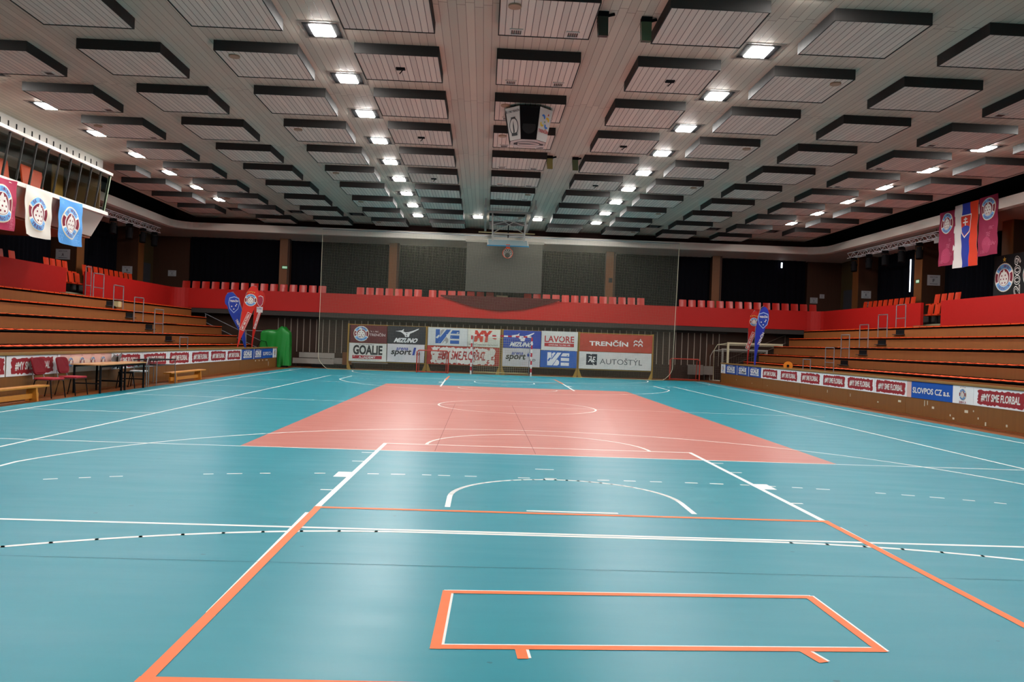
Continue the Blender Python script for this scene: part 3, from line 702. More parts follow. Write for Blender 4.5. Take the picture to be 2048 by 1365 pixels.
def frame(x0, x1, label):
    r = thing('banner_frame', label, 'banner frame', (x0, YB+.04, 0), 0, 'yellow wooden banner frames before the far wall'); w = x1-x0
    for x in (0, w):
        b = MB(); b.box(x-.035, x+.035, 0, .05, .08, 2.4, YWOOD); po = b.build('post', r)
        b = MB(); e = .2 if x == 0 else -.2; b.prism([(x, -.02, .0), (x+e, -.02, 0), (x+e*.2, -.02, .42), (x, -.02, .42)], (0, .02, 0), YWOOD); b.build('foot', po)
    for z in (.44, 1.4, 2.36): b = MB(); b.box(.035, w-.035, .01, .04, z-.02, z+.02, YWOOD); b.build('crossbar', r)
for a, c, nm in ((-7.98, -3.93, 'holding the dark red club and GOALIE banners'), (-3.83, -.06, 'holding the wide #MY SME FLORBAL banner'), (.05, 4.0, 'holding the blue MIZUNO and LAVORE banners'), (4.09, 8.0, 'holding the TRENČÍN and AUTOŠTÝL banners')):
    frame(a, c, 'yellow wooden banner frame '+nm)

# ================================================================ BIG PROTECTIVE NET
r = thing('protective_net', 'huge pale ball net hanging from the ceiling before the far wall', 'net', (0, 20.55, 0))
NM = mat('#7c7a6c', .8); b = MB(); x0, x1, zt = -9.42, 9.12, 7.2; st = .06
def xe(z, s): 
    d = max(0, .7-z); return (x0+d*d*1.0) if s < 0 else (x1-d*d*1.0-(zt-z)*.02)
x = x0
while x < x1:
    zb = 0.02
    if x < x0+.49: zb = .7-math.sqrt(max(0, (x-x0)))
    if x > x1-.6: zb = .7-math.sqrt(max(0, (x1-.12-x))) if x < x1-.12 else .7
    zb = max(.02, zb); ww = .0021
    b.face([(x-ww, 0, zb), (x+ww, 0, zb), (x+ww, 0, zt), (x-ww, 0, zt)], NM); x += st
z = .06
while z < zt:
    a, c = xe(z, -1), xe(z, 1); b.face([(a, 0, z-.0021), (c, 0, z-.0021), (c, 0, z+.0021), (a, 0, z+.0021)], NM); z += st
b.build('netting', r, recalc=False)
b = MB(); b.tube([(xe(z/10, -1), 0, max(.02, z/10)) for z in range(int(zt*10), -1, -1)], .012, mat('#c8c0a8', .7), 6); b.build('edge_rope', r)
b = MB(); b.tube([(xe(z/10, 1), 0, max(.02, z/10)) for z in range(int(zt*10), -1, -1)], .012, mat('#c8c0a8', .7), 6); b.build('edge_rope', r)
b = MB(); b.tube([(x0+.49, 0, .015), (x1-.6, 0, .015)], .014, mat('#b09a70', .7), 6); b.build('bottom_rope', r)
# tracks carrying net
b = MB(); b.tube([(x0, 20.55, 7.2), (x1, 20.55, 7.2)], .018, STEEL, 6); o = b.build('net_cable'); tag(o, 'thin steel cable carrying the big ball net', 'cable')
# drape of dark gauze over the parapet centre
b = MB(); P = []
for i in range(13):
    P.append([])
    for j in range(25):
        x = -3.35+6.5*j/24; u = (x+.1)/3.2; sag = 3.42+.66*min(1, u*u)**.9; z = 4.16-(4.16-sag)*i/12
        P[-1].append((x, 22.42+.03*math.sin(j*1.1+i*.4), z))
b.grid(P, mat('#4a1516', .9)); o = b.build('gauze_drape', recalc=False, smooth=True); tag(o, 'dark red gauze drape sagging over the middle of the parapet', 'drape')
# projection screen
r = thing('projection_screen', 'large grey projection screen hanging in the middle of the far gallery', 'screen', (0, 22.25, 4.45))
wbox('screen_cloth', -2.02, 2.08, 0, .02, 0, 2.62, mat('#3f3e39', .8), parent=r); wbox('roller_case', -2.1, 2.16, -.04, .24, 2.62, 2.74, mat('#8a857c'), parent=r); wbox('bottom_bar', -2.02, 2.08, -.01, .03, -.04, 0, mat('#3c3a38'), parent=r)
r = thing('lectern', 'small wooden desk with pale top behind the parapet centre', 'lectern', (0, 22.68, 2.95))
wbox('desk_body', -.3, .27, 0, .3, 0, 1.05, mat('#6a3a26'), parent=r); wbox('desk_top', -.32, .29, -.03, .33, 1.05, 1.3, mat('#8a7458'), parent=r)

# ================================================================ GALLERY SEATS
def make_gseat(m):
    r = thing('gallery_chair', '', 'seat'); b = MB(); P = []
    for i in range(8):
        t = i/7; P.append([])
        for j in range(7):
            u = j/6*2-1; P[-1].append((u*(.205-.012*(t > .9)), .03-.025*u*u+.06*t, .02+t*.44))
    b.grid(P, m); b.build('backrest', r, smooth=True, recalc=False)
    wbox('seat_pan', -.19, .19, -.36, .04, -.03, .02, m, parent=r); wbox('bracket', -.05, .05, -.02, .05, -.38, -.03, DARK, parent=r)
    return r
gs = make_gseat(SEATR); gso = make_gseat(mat('#cc3a1a', .35, 0, .45)); used = {}
def gseat(proto, x, y, z, rz, label, group):
    if proto.name not in used: o = proto; used[proto.name] = 1
    else: o = copy_tree(proto)
    o.location = (x, y, z); o.rotation_euler = (0, 0, rz); o['label'] = label; o['group'] = group; return o
for x0_, n_, w in ((-17.2, 15, 'on the booth-side end of the far gallery'), (-7.78, 7, 'in the short row before the first column, behind the net'), (-3.83, 7, 'in the short row before the hanging screen'), (1.4, 13, 'in the middle row beyond the lectern, behind the net'), (10.05, 15, 'on the flag-side end of the far gallery')):
    for i in range(n_): gseat(gs, x0_+i*.525, 23.1, 3.98, 0, 'red plastic gallery seat '+w, 'red seats '+w)
tag(wbox('seat_plinth', -17.4, 17.9, 23.02, 23.22, 2.95, 3.6, CHAR), 'dark low plinth carrying the red seats of the far gallery', 'plinth')
for s, w in ((-1, 'booth'), (1, 'flag')):
    rz = -s*PI/2
    for i in range(10): gseat(gso, s*18.6, 14.95+i*.51, 4.0, rz, 'orange gallery seat beyond the stairway opening, %s side' % w, 'orange gallery seats beyond the opening, %s side' % w)
    for i in range(4 if s > 0 else 4): gseat(gso, s*18.6, (11.5+i*.5) if s > 0 else (11.85+i*.48), 4.0, rz, 'orange gallery seat in upper row at the opening, %s side' % w, 'orange upper seats at the opening, %s side' % w)
    struct(wbox('floor_tier', min(s*18.45, s*19.85), max(s*18.45, s*19.85), -3, 21.2, 2.951, 3.62, CHAR))
    for i in range(3): gseat(gso, s*18.08, (11.55+i*.5) if s > 0 else (12.3+i*.5), 3.5, rz, 'orange gallery seat low in the stairway opening, %s side' % w, 'orange low seats in the opening, %s side' % w)
    if s < 0:
        for i in range(2): gseat(gso, s*18.6, 8.75+i*.75, 4.0, rz, 'red gallery seat under the glass booth at the picture edge', 'red seats under the booth')
    o = wbox('concrete_step', min(s*17.9, s*18.4), max(s*17.9, s*18.4), 11.2, 13.7, 2.96, 3.118, mat('#8c8670', .8)); tag(o, 'pale concrete step under the low seats, %s-side opening' % w, 'step')
    o = wbox('storage_box', min(s*17.75, s*18.1), max(s*17.75, s*18.1), 10.6 if s > 0 else 11.3, 10.95 if s > 0 else 11.6, 2.952, 3.25, mat('#9a957f', .7)); tag(o, 'small pale box on the floor of the %s-side stairway opening' % w, 'box')
    o = wbox('sill_board', min(s*17.5, s*17.62), max(s*17.5, s*17.62), 10.8, 12.8, 2.95, 3.04, mat('#7a6040', .6)); tag(o, 'wooden sill board across the %s-side stairway opening' % w, 'board')
o = wbox('cardboard_box', -16.38, -16.2, 12.9, 13.2, 2.6, 2.83, mat('#c8b888', .7)); tag(o, 'pale yellow box on the aisle step below the booth-side opening', 'box')

# ================================================================ GLASS BOOTH
r = thing('commentary_booth', 'glass fronted commentary booth projecting over the grandstand', 'booth', (-15.3, 9.4, 5.0))
def bp(name, poly, y0, y1, m):   # poly in (X, Z) extruded along Y
    b = MB(); b.prism([(x+15.3, y0-9.4, z-5.0) for x, z in poly], (0, y1-y0, 0), m); return b.build(name, r)
Y0 = -6.0
fa = bp('top_fascia', [(-15.42, 7.5), (-15.38, 7.5), (-15.38, 7.945), (-15.42, 7.945)], Y0, 9.4, mat('#c4c1ba', .6)); fa['label'] = 'grey fascia with a row of dark slots'
b = MB()
y = Y0+.2
while y < 9.3: b.box(-.079, -.07, y-9.4-.03, y-9.4+.03, 2.58, 2.8, BLK); y += .42
b.build('vent_slot', r)['kind'] = 'stuff'
bp('upper_ledge', [(-15.42, 7.38), (-15.0, 7.38), (-15.0, 7.48), (-15.42, 7.5)], Y0, 9.42, WHITE)
bp('sill_ledge', [(-15.45, 5.9), (-15.15, 5.9), (-15.15, 6.03), (-15.45, 6.03)], Y0, 9.45, WHITE)
bp('lower_panel', [(-15.78, 5.1), (-15.72, 5.1), (-15.28, 5.9), (-15.36, 5.9)], Y0, 9.4, WHITE)
bp('booth_floor', [(-20.2, 5.02), (-15.76, 5.02), (-15.76, 5.1), (-20.2, 5.1)], Y0, 9.4, mat('#8a5a42', .8))
bp('booth_roof', [(-20.2, 7.85), (-15.42, 7.85), (-15.42, 7.93), (-20.2, 7.93)], Y0, 9.4, mat('#8a7c70', .8))
bp('end_wall', [(-20.2, 5.1), (-15.8, 5.1), (-15.45, 6.0), (-15.4, 7.85), (-20.2, 7.85)], 9.34, 9.4, mat('#6a5030', .7))
bp('seat_platform', [(-17.2, 5.1), (-15.85, 5.1), (-15.85, 5.7), (-17.2, 5.7)], Y0, 9.3, mat('#5a4a3c', .8))
bp('back_wall', [(-18.6, 5.1), (-18.5, 5.1), (-18.5, 7.85), (-18.6, 7.85)], Y0, 9.4, mat('#75665a', .8))
gm = bpy.data.materials.new('window_glass'); gm.use_nodes = True; gnt = gm.node_tree
gt = gnt.nodes.new('ShaderNodeBsdfTransparent'); gt.inputs[0].default_value = (.88, .9, .88, 1); gg = gnt.nodes.new('ShaderNodeBsdfGlossy'); gg.inputs['Roughness'].default_value = .04
gx = gnt.nodes.new('ShaderNodeMixShader'); gx.inputs[0].default_value = .09
gnt.links.new(gt.outputs[0], gx.inputs[1]); gnt.links.new(gg.outputs[0], gx.inputs[2]); gnt.links.new(gx.outputs[0], gnt.nodes['Material Output'].inputs[0])
q = thing('booth_fill_light', 'added unseen fill light under the ceiling inside the glass booth', 'ceiling light', (-15.65, 4.5, 7.85))  # added lamp, hidden behind the fascia, brightens the booth interior
wbox('housing', -.06, .06, -2.5, 2.5, -.05, 0, WHITE, parent=q); wbox('tube', -.04, .04, -2.4, 2.4, -.07, -.05, emit('booth_fill_glow', (1, .85, .65), 3.0), parent=q)
N = 22; dy = (9.38-Y0)/N
for i in range(N):
    ya = Y0+i*dy+.03; yb_ = Y0+(i+1)*dy-.03
    b = MB(); b.prism([(x+15.3, ya-9.4, z-5.0) for x, z in ((-15.3, 6.03), (-15.285, 6.03), (-15.085, 7.38), (-15.1, 7.38))], (0, yb_-ya, 0), gm); b.build('window_pane', r, recalc=True)
    b = MB(); b.prism([(x+15.3, yb_-9.4+.01, z-5.0) for x, z in ((-15.33, 6.03), (-15.27, 6.03), (-15.07, 7.38), (-15.13, 7.38))], (0, .04, 0), DARK); b.build('mullion', r)
bp('end_post', [(-15.34, 6.03), (-15.26, 6.03), (-15.06, 7.38), (-15.14, 7.38)], 9.36, 9.42, mat('#8a9a80', .4))
for i, (y, x) in enumerate(((5.6, -15.9), (6.4, -16.0), (4.6, -16.1))):
    q = thing('booth_chair', 'orange seat shell inside the glass booth, %s' % ['middle of three', 'nearest the booth end', 'nearest the white flag'][i], 'seat', (x, y, 5.7), 0, 'orange seats inside the booth')
    b = MB(); b.prism([(-.25, 0, .45), (.2, 0, .45), (.2, 0, .5), (-.2, 0, .52), (-.3, 0, 1.25), (-.36, 0, 1.24)], (0, .62, 0), SEATO); b.build('shell', q, bevel=.01); wbox('pedestal', -.05, .05, .26, .36, 0, .45, DARK, parent=q)
q = wbox('yellow_screen_board', -16.6, -16.55, 8.2, 8.9, 5.1, 7.5, mat('#b58a40', .6)); tag(q, 'upright yellow board inside the end of the glass booth', 'board')
q = wbox('orange_door_leaf', -18.45, -18.4, 5.9, 6.9, 5.1, 7.3, mat('#a04a12', .6)); tag(q, 'orange brown door on the rear wall of the booth', 'door leaf')
q = wbox('booth_back_screen', -18.45, -18.4, 2.6, 5.2, 6.0, 7.1, mat('#4a5560', .5)); tag(q, 'blue grey panel on the rear wall of the booth', 'panel')

# ================================================================ CLOTH FLAGS
def ripple(W_, H_, ph, amp=.03, hang=0):
    return lambda a, b: (.03*math.sin(b*3+ph)*(1-b/H_), hang*math.sin(PI*a/W_)*-1, amp*math.sin(a*7+ph+b*1.5)*(1.15-b/H_)+.012*math.sin(b*9+a*4+ph))
def flag_booth(y0, base, label, ph, script=None):
    W_, H_ = 1.48, 1.5
    g = Sign((-15.135, y0, 4.5), (0, 1, 0), (0, 0, 1), (1, 0, 0), .003); g.base(W_, H_, mat(base, .8), .006)
    if script:
        for (t, a, b_, s_) in (('TRE', .95, .2, .2), ('FBC', 1.08, .05, .16), ('ČÍN', 1.18, .6, .2), ('TR', .02, .1, .2), ('1.FBC', .08, 1.3, .12)): g.text(t, a, b_, min(W_-.02, a+s_*1.9), b_+s_, mat(script, .8), 1, .0, .3)
    g.crest(.74, .76, .56, 2); tag(g.build('club_flag', None, ripple(W_, H_, ph, .035, .04), .09), label, 'flag')
flag_booth(2.1, '#a83050', 'maroon club flag with round crest on the booth ledge, cut by the picture edge', .3, '#c86a80')
flag_booth(4.05, '#dcd6cc', 'white club flag with round crest hanging from the booth ledge', 1.7)
flag_booth(6.03, '#5a9ee0', 'light blue club flag with round crest hanging from the booth ledge', 2.9, '#7ab4ec')
def vflag(y0, y1, z0, z1, base, ph, label, kind):
    # flag side: hangs flat before the white canopy edge, seen from the court
    g = Sign((17.515, y1, z0), (0, -1, 0), (0, 0, 1), (-1, 0, 0), .003); W_, H_ = y1-y0, z1-z0; g.base(W_, H_, mat(base, .8), .006)
    if kind == 'club':
        L_ = mat('#b86078', .8)
        for t, a, b_, s_ in (('TRE', .4, .7, .16), ('1.FBC', .1, .1, .13), ('ČÍN', .6, .35, .18), ('OLI', .25, .42, .12), ('FBC', .6, .95, .12)): g.text(t, a*W_, b_, min(W_-.02, a*W_+s_*2), b_+s_, L_, 1, 0, .3)
        g.disc(W_*.45, .4, .3, mat('#a83a5c', .8), 1); g.crest(W_*.5, H_-.48, .42, 2)
    else:
        g.rect(0, 0, W_/3, H_, mat('#d4d0cc', .8)); g.rect(W_/3, 0, W_*2/3, H_, mat('#22389a', .8)); g.rect(W_*2/3, 0, W_, H_, mat('#d23c1e', .8))
        cx, cy = W_*.5, H_-.85
        def sh(k, m, l): g.poly([(cx-.28*k, cy+.36*k), (cx+.28*k, cy+.36*k), (cx+.28*k, cy), (cx+.2*k, cy-.26*k), (cx, cy-.45*k), (cx-.2*k, cy-.26*k), (cx-.28*k, cy)], m, l)
        sh(1.12, TXW, 2); sh(1, mat('#c8321e'), 3)
        g.poly([(cx-.25, cy-.1), (cx-.14, cy-.04), (cx, cy-.02), (cx+.14, cy-.04), (cx+.25, cy-.1), (cx+.19, cy-.24), (cx, cy-.42), (cx-.19, cy-.24)], mat('#22389a'), 4)
        for q in ((-.03, -.02, .03, .3), (-.1, .2, .1, .25), (-.14, .08, .14, .13)): g.rect(cx+q[0], cy+q[1], cx+q[2], cy+q[3], TXW, 5)
    tag(g.build('hanging_flag', None, ripple(W_, H_, ph), .1), label, 'flag')
vflag(9.98, 11.05, 5.42, 7.6, '#8e2446', 0, 'maroon club flag hanging on the truss side of the national flag', 'club')
vflag(8.5, 10.02, 5.25, 7.72, '#d4d0cc', 1.2, 'white blue and red national flag with double-cross shield', 'nat')
vflag(7.35, 8.45, 5.55, 7.75, '#8e2446', 2.2, 'maroon club flag hanging on the camera side of the national flag', 'club')
# black club banner behind the parapet
g = Sign((18.35, 8.75, 4.0), (0, -1, 0), (0, 0, 1), (-1, 0, 0), .004); g.base(3.0, 1.62, mat('#121214', .8), .01)
for i, (a, n_) in enumerate(((.62, 1), (2.2, 2))):
    g.crest(a, .78, .54, 1, rim='#dcd6c8')
    for q in range(n_): g.star(a-(n_-1)*.13+q*.26, 1.45, .11, mat('#e0b040'), 2)
    if i: break
    yr = '2009'
    V, F, _ = text2d(yr, .03); n = len(g.b.v); k_ = g.b.mi(TXW)
    g.b.v += [tuple(g.P(a+.92-.36*y, .1+1.42*x, 2)) for x, y in V]
    for f in F: g.b.f.append(tuple(n+t for t in f)); g.b.m.append(k_)
    V, F, _ = text2d(yr, -.015); n = len(g.b.v); k_ = g.b.mi(BLK)
    g.b.v += [tuple(g.P(a+.895-.31*y, .12+1.38*x, 3)) for x, y in V]
    for f in F: g.b.f.append(tuple(n+t for t in f)); g.b.m.append(k_)
tag(g.build('club_banner'), 'black club banner with starred crests and year numbers above the parapet', 'banner')

# ================================================================ HANGING FROM THE CEILING
r = thing('speaker_cluster', 'eight-sided speaker cluster with club and town emblems hung from the ceiling', 'speaker cluster', (0.01, -.3, 6.86))
def octa(ap, z): return [(ap/math.cos(PI/8)*math.sin(PI/8+PI/4*i), -ap/math.cos(PI/8)*math.cos(PI/8+PI/4*i), z) for i in range(8)]   # first edge is the front-right one
hb, ht = 0, .80; ob, ot = octa(.46, hb), octa(.61, ht)
b = MB()
for i in range(8): b.face([ob[i], ob[(i+1) % 8], ot[(i+1) % 8], ot[i]], BLK)
b.face(ot, BLK); b.face(ob[::-1], BLK); b.build('cabinet', r)
wbox('ceiling_mount', -.5, .55, -.25, .25, ht, 1.09-.235, DARK, parent=r)
WP = mat('#c4c0bc', .5)
def facepanel(i, fn, name):
    A, B2, T2, T1 = Vector(ob[i]), Vector(ob[(i+1) % 8]), Vector(ot[(i+1) % 8]), Vector(ot[i])
    u = (B2-A).normalized(); mid = (T1+T2)/2-(A+B2)/2; h = mid.length; v = mid.normalized(); n = u.cross(v); w0 = (B2-A).length; w1 = (T2-T1).length; e = (w1-w0)/2
    g = Sign(A+n*.012, u, v, n, .003); pts = [(.01, .0), (w0-.01, 0), (w0+e-.01, h), (-e+.01, h)]
    g.b.prism([g.P(*p)-n*.011 for p in pts], n*.01, WP); fn(g, w0, h, e); o = g.build(name, r); return o
GK = mat('#3a3a3e'); 
def fl(g, w, h, e):
    g.text('ŠK 1.FBC TRENČÍN', -e*.7, h*.84, w+e*.7, h*.93, GK, 2, .02); g.disc(w/2, h*.42, w*.4, GK, 1, ry=h*.27); g.disc(w/2, h*.42, w*.34, WP, 2, ry=h*.23)
    g.rect(w*.25, h*.13, w*.75, h*.22, GK, 3); g.poly([(w*.42, h*.2), (w*.55, h*.25), (w*.5, h*.6), (w*.42, h*.45)], GK, 3); g.rect(w*.3, h*.64, w*.7, h*.7, GK, 3)
def fr(g, w, h, e):
    for cx, cy, c, a in ((.3, .72, '#1f6ac0', 40), (.72, .66, '#d8b020', 40), (.28, .52, '#d8b020', 220), (.72, .48, '#1f6ac0', 220)): g.arc(w*cx, h*cy, w*.05, w*.19, a-80, a+110, mat(c), 1)
    g.poly([(w*.68, h*.8), (w*.84, h*.8), (w*.76, h*.88)], mat('#c03020'), 1); g.disc(w*.5, h*.59, w*.05, mat('#3a8a3a'), 2, 12)
    g.text('TRENČÍN', w*.02, h*.25, w*.98, h*.38, mat('#b02a22'), 2, .03)
facepanel(6, fl, 'emblem_panel')['label'] = 'white panel with grey oval club emblem'
facepanel(0, fr, 'emblem_panel')['label'] = 'white panel with blue and yellow town emblem'
def fg(g, w, h, e):
    pass
g = Sign((-.46, .46, -.006), (1, 0, 0), (0, -1, 0), (0, 0, -1), .003)
g.b.face([(x, y, -.006) for x, y, z in octa(.45, 0)], WP); g.disc(.46, .46, .34, GK, 1, ry=.27); g.disc(.46, .46, .31, WP, 2, ry=.23); g.rect(.1, .36, .2, .56, GK, 3); g.poly([(.25, .42), (.6, .44), (.7, .47), (.5, .52), (.2, .5)], GK, 3); g.rect(.78, .38, .86, .54, GK, 3); g.build('bottom_plate', r)
b = MB(); b.tube([(0, -.49, .3), (0, -.53, .3)], .17, mat('#1c1b1d', .5), 20); b.build('speaker_cone', r)
for x, y, w, cm in ((1.08, -6.05, 'near pair, above the camera, next to the centre panel', '#2e332c'), (1.93, -5.9, 'near pair, beside the first file of panels, flag side', '#4a5a44'), (1.04, 5.55, 'far pair, next to the centre panel', '#8a7a40'), (1.9, 5.6, 'far pair, beside the first file of panels', '#5a5a38')):
    q = thing('loudspeaker', 'small dark loudspeaker on ceiling bracket, '+w, 'loudspeaker', (x, y, 7.95), 0, 'small bracket loudspeakers between ceiling panels')
    wbox('bracket', -.1, .1, -.08, .08, -.1, 0, BLK, parent=q); b = MB(); b.bar((0, 0, -.08), (.22 if x < 1.5 else .2, 0, -.02), .03, .05, BLK); b.build('side_arm', q)
    b = MB(); b.prism([(-.11, -.08, -.1), (.09, -.08, -.1), (.11, .02, -.42), (-.07, .02, -.42)], (0, .16, .02), mat(cm, .25, .3)); b.build('speaker_box', q)

# basketball hoist folded up
r = thing('basketball_hoist', 'folded ceiling basketball backboard hoist with glass board', 'basketball hoop', (0, 15, 7.95))
LG = mat('#aaa8a4', .4, .3)
for x in (-1.06, 1.12): wbox('ceiling_rail', x-.06, x+.06, -1.2, 6.2, -.42, -.3, LG, parent=r)
for y in (-1.2, 2.0, 6.0):
    for x in (-1.06, 1.12): wbox('rail_hanger', x-.03, x+.03, y, y+.06, -.3, 0, LG, parent=r)
wbox('cross_beam', -1.0, 1.06, .1, .22, -.42, -.32, LG, parent=r)
for x in (-.74, .78): b = MB(); b.tube([(x, .16, -.42), (x*.93, .3, -1.66)], .035, LG); b.build('mast', r)
for a, c in (((-.74, .17, -.5), (.74, .28, -1.3)), ((.78, .17, -.5), (-.7, .28, -1.3)), ((-.74, .2, -.95), (.76, .2, -.55)), ((.78, .2, -.95), (-.72, .2, -.55))): b = MB(); b.tube([a, c], .02, LG, 6); b.build('brace', r)
wbox('lower_beam', -.72, .76, .24, .3, -1.36, -1.3, LG, parent=r); wbox('long_spreader', -1.35, 1.25, .9, .95, -1.22, -1.18, mat('#c0ac80', .5), parent=r)
b = MB(); b.tube([(0, .3, -.9), (0, .3, -1.5)], .025, BLK, 6); b.build('lift_rod', r)
def tilt(name, x0, x1, t0, t1, d0, d1, m):   # slab in the plane of the folded board: t along its height, d off its face
    A, V_, N_ = Vector((0, -.25, -1.93)), Vector((0, .93, .37)).normalized(), Vector((0, .37, -.93)).normalized()
    p = lambda x, t, d: A+V_*t+N_*d+Vector((x, 0, 0)); b = MB()
    b.hexa([p(x0, t0, d0), p(x1, t0, d0), p(x1, t1, d0), p(x0, t1, d0), p(x0, t0, d1), p(x1, t0, d1), p(x1, t1, d1), p(x0, t1, d1)], m); return b.build(name, r)
bb_ = tilt('backboard', -.91, .91, .03, 1.02, 0, .02, mat('#a9bcc2', .12, 0, .6))
tilt('board_frame', -.93, .93, 1.02, 1.07, -.02, .04, WHITE); tilt('board_frame', -.93, -.88, .03, 1.02, .0, .03, WHITE); tilt('board_frame', .88, .93, .03, 1.02, .0, .03, WHITE)
tilt('edge_padding', -.94, .94, .0, .03, -.012, .03, mat('#1f7fa8', .5))['label'] = 'blue edge padding'
for x0_, x1_, t0_, t1_ in ((-.3, -.25, .2, .65), (.25, .3, .2, .65), (-.25, .25, .2, .25), (-.25, .25, .6, .65)): tilt('target_square', x0_, x1_, t0_, t1_, .02, .025, WHITE).parent = bb_
OR = mat('#d84a1a', .35)
wbox('rim_plate', -.09, .09, -.16, -.1, -2.04, -1.86, OR, parent=r)
b = MB(); b.tube([(.225*math.cos(t*PI/12), -.12, -2.24+.225*math.sin(t*PI/12)) for t in range(24)], .012, OR, 6, True); ri = b.build('rim', r)
b = MB(); N_ = 12
for i in range(N_):
    for d in (1, -1):
        pts = []
        for k in range(5):
            t = k/4; a = 2*PI*(i+d*t*1.2)/N_; rr = .22-.1*t; pts.append((rr*math.cos(a), -.12+.38*t, -2.24+rr*math.sin(a)-.06*t))
        b.tube(pts, .006, WHITE, 4)
b.build('hoop_net', ri)

# lighting trusses under the gallery canopy with stage lamps
def truss(s, y0, y1, x, z, lamps, label):
    r = thing('lighting_truss', label, 'truss', (s*x, y0, z)); L = y1-y0; h = .13; T = ALU
    for dx, dz in ((-h, -h), (h, -h), (-h, h), (h, h)): b = MB(); b.tube([(dx, 0, dz), (dx, L, dz)], .022, T, 6); b.build('chord', r)
    b = MB(); n = int(L/.32)
    for i in range(n):
        a, c = L*i/n, L*(i+1)/n; q = 1 if i % 2 else -1
        b.tube([(-h, a, -h*q), (-h, c, h*q)], .012, T, 5); b.tube([(h, a, -h*q), (h, c, h*q)], .012, T, 5); b.tube([(-h*q, a, -h), (h*q, c, -h)], .012, T, 5)
    b.build('lacing', r)
    for y in (.6, L-.6): b = MB(); b.tube([(0, y, h), (0, y, 7.165-z)], .012, BLK, 5); b.box(-h, h, y-.03, y+.03, h-.02, h+.02, BLK); b.build('hanger_chain', r)
    for i, y in enumerate(lamps):
        q = thing('stage_light', 'black stage light hanging under the truss, %s from its far end, %s side' % (ordn[len(lamps)-1-i], 'booth' if s < 0 else 'flag'), 'stage light', (s*x, y, z-h), 0, 'black stage lights under the canopy trusses')
        wbox('clamp', -.15, .15, -.04, .04, -.14, .0, BLK, parent=q)
        b = MB(); b.tube([(-.17, 0, -.42), (-.17, 0, -.14), (.17, 0, -.14), (.17, 0, -.42)], .018, BLK, 6); b.build('yoke', q)
        b = MB(); b.tube([(0, .02, -.2), (0, .0, -.34)], .12, BLK, 12); b.tube([(0, 0, -.34), (-.02*s, -.06, -.72)], .15, BLK, 14); b.build('lamp_head', q)
truss(-1, 14.4, 21.2, 18.05, 6.87, (16.2, 17.9, 19.4, 20.8), 'aluminium lighting truss under the canopy beyond the glass booth')
truss(1, 11.6, 20.2, 18.05, 6.87, (13.5, 15.0, 16.5, 18.1, 19.7), 'aluminium lighting truss under the canopy beside the hanging flags')
q = wbox('floodlight_box', 17.9, 18.2, 11.75, 12.1, 6.52, 6.73, mat('#8c8a88', .5)); tag(q, 'small grey floodlight box on the truss end beside the maroon flag', 'floodlight')

# ================================================================ GOALS
def striped(b, p, q, w, c1, c2, n):
    p, q = Vector(p), Vector(q)
    for i in range(n): b.bar(p+(q-p)*i/n, p+(q-p)*(i+1)/n, w, w, c1 if i % 2 == 0 else c2)
def netmesh(b, quad, nu, nv, r, m, sag=0):
    A, B2, C2, D = map(Vector, quad)
    f = lambda u, v: (A*(1-u)+B2*u)*(1-v)+(D*(1-u)+C2*u)*v+Vector((0, 0, -sag*math.sin(PI*u)*v*(1-v)*4))
    for i in range(nu+1): b.tube([f(i/nu, k/6) for k in range(7)], r, m, 3)
    for j in range(nv+1): b.tube([f(k/10, j/nv) for k in range(11)], r, m, 3)
r = thing('handball_goal', 'handball goal with red and white striped posts before the far banners', 'goal', (0, 20.0, 0))
W2, R2 = mat('#c8c4c0', .5), mat('#a82a34', .5)
for x in (-1.54, 1.54): b = MB(); striped(b, (x, 0, .003), (x, 0, 2.0), .08, W2, R2, 10); b.build('goal_post', r)
b = MB(); striped(b, (-1.5, 0, 2.02), (1.5, 0, 2.02), .08, W2, R2, 15); b.build('crossbar', r)
for x in (-1.5, 1.5): b = MB(); b.tube([(x, .04, 2.0), (x*.98, .25, 1.95), (x*.96, .42, .03), (x, .05, .03)], .015, STEEL, 6); b.build('net_support', r)
b = MB(); b.tube([(-1.44, .43, .12), (1.44, .43, .12)], .018, mat('#b8a878'), 6); b.build('back_tube', r)
b = MB(); netmesh(b, ((-1.46, .28, 1.9), (1.46, .28, 1.9), (1.44, .42, .08), (-1.44, .42, .08)), 26, 17, .0045, mat('#a8a088', .8), .1); b.build('goal_net', r)
def fgoal(x, y, rz, label):
    r = thing('floorball_goal', label, 'goal', (x, y, 0), rz, 'red floorball goals'); m = mat('#a8382a', .45); w, h = .8, 1.15
    b = MB(); b.tube([(-w, 0, .03), (-w, 0, h-.08), (-w+.08, 0, h), (w-.08, 0, h), (w, 0, h-.08), (w, 0, .03)], .032, m); b.build('front_frame', r)
    b = MB(); b.tube([(-w, 0, .03), (-w+.1, .55, .03), (w-.1, .55, .03), (w, 0, .03)], .028, m); b.build('base_frame', r)
    for s in (-1, 1): b = MB(); b.tube([(s*(w-.06), 0, h-.03), (s*(w-.1), .3, h-.1), (s*(w-.1), .52, .03)], .02, m, 6); b.build('rear_frame', r)
    b = MB(); netmesh(b, ((-w+.1, .3, h-.1), (w-.1, .3, h-.1), (w-.1, .54, .05), (-w+.1, .54, .05)), 22, 16, .003, mat('#55504a', .8), 0); b.build('goal_net', r)
fgoal(-3.5, 19.95, .05, 'red floorball goal before the white arena sport banner')
fgoal(10.0, 22.0, -.1, 'dark red floorball goal stored by the far wall beside the net edge')
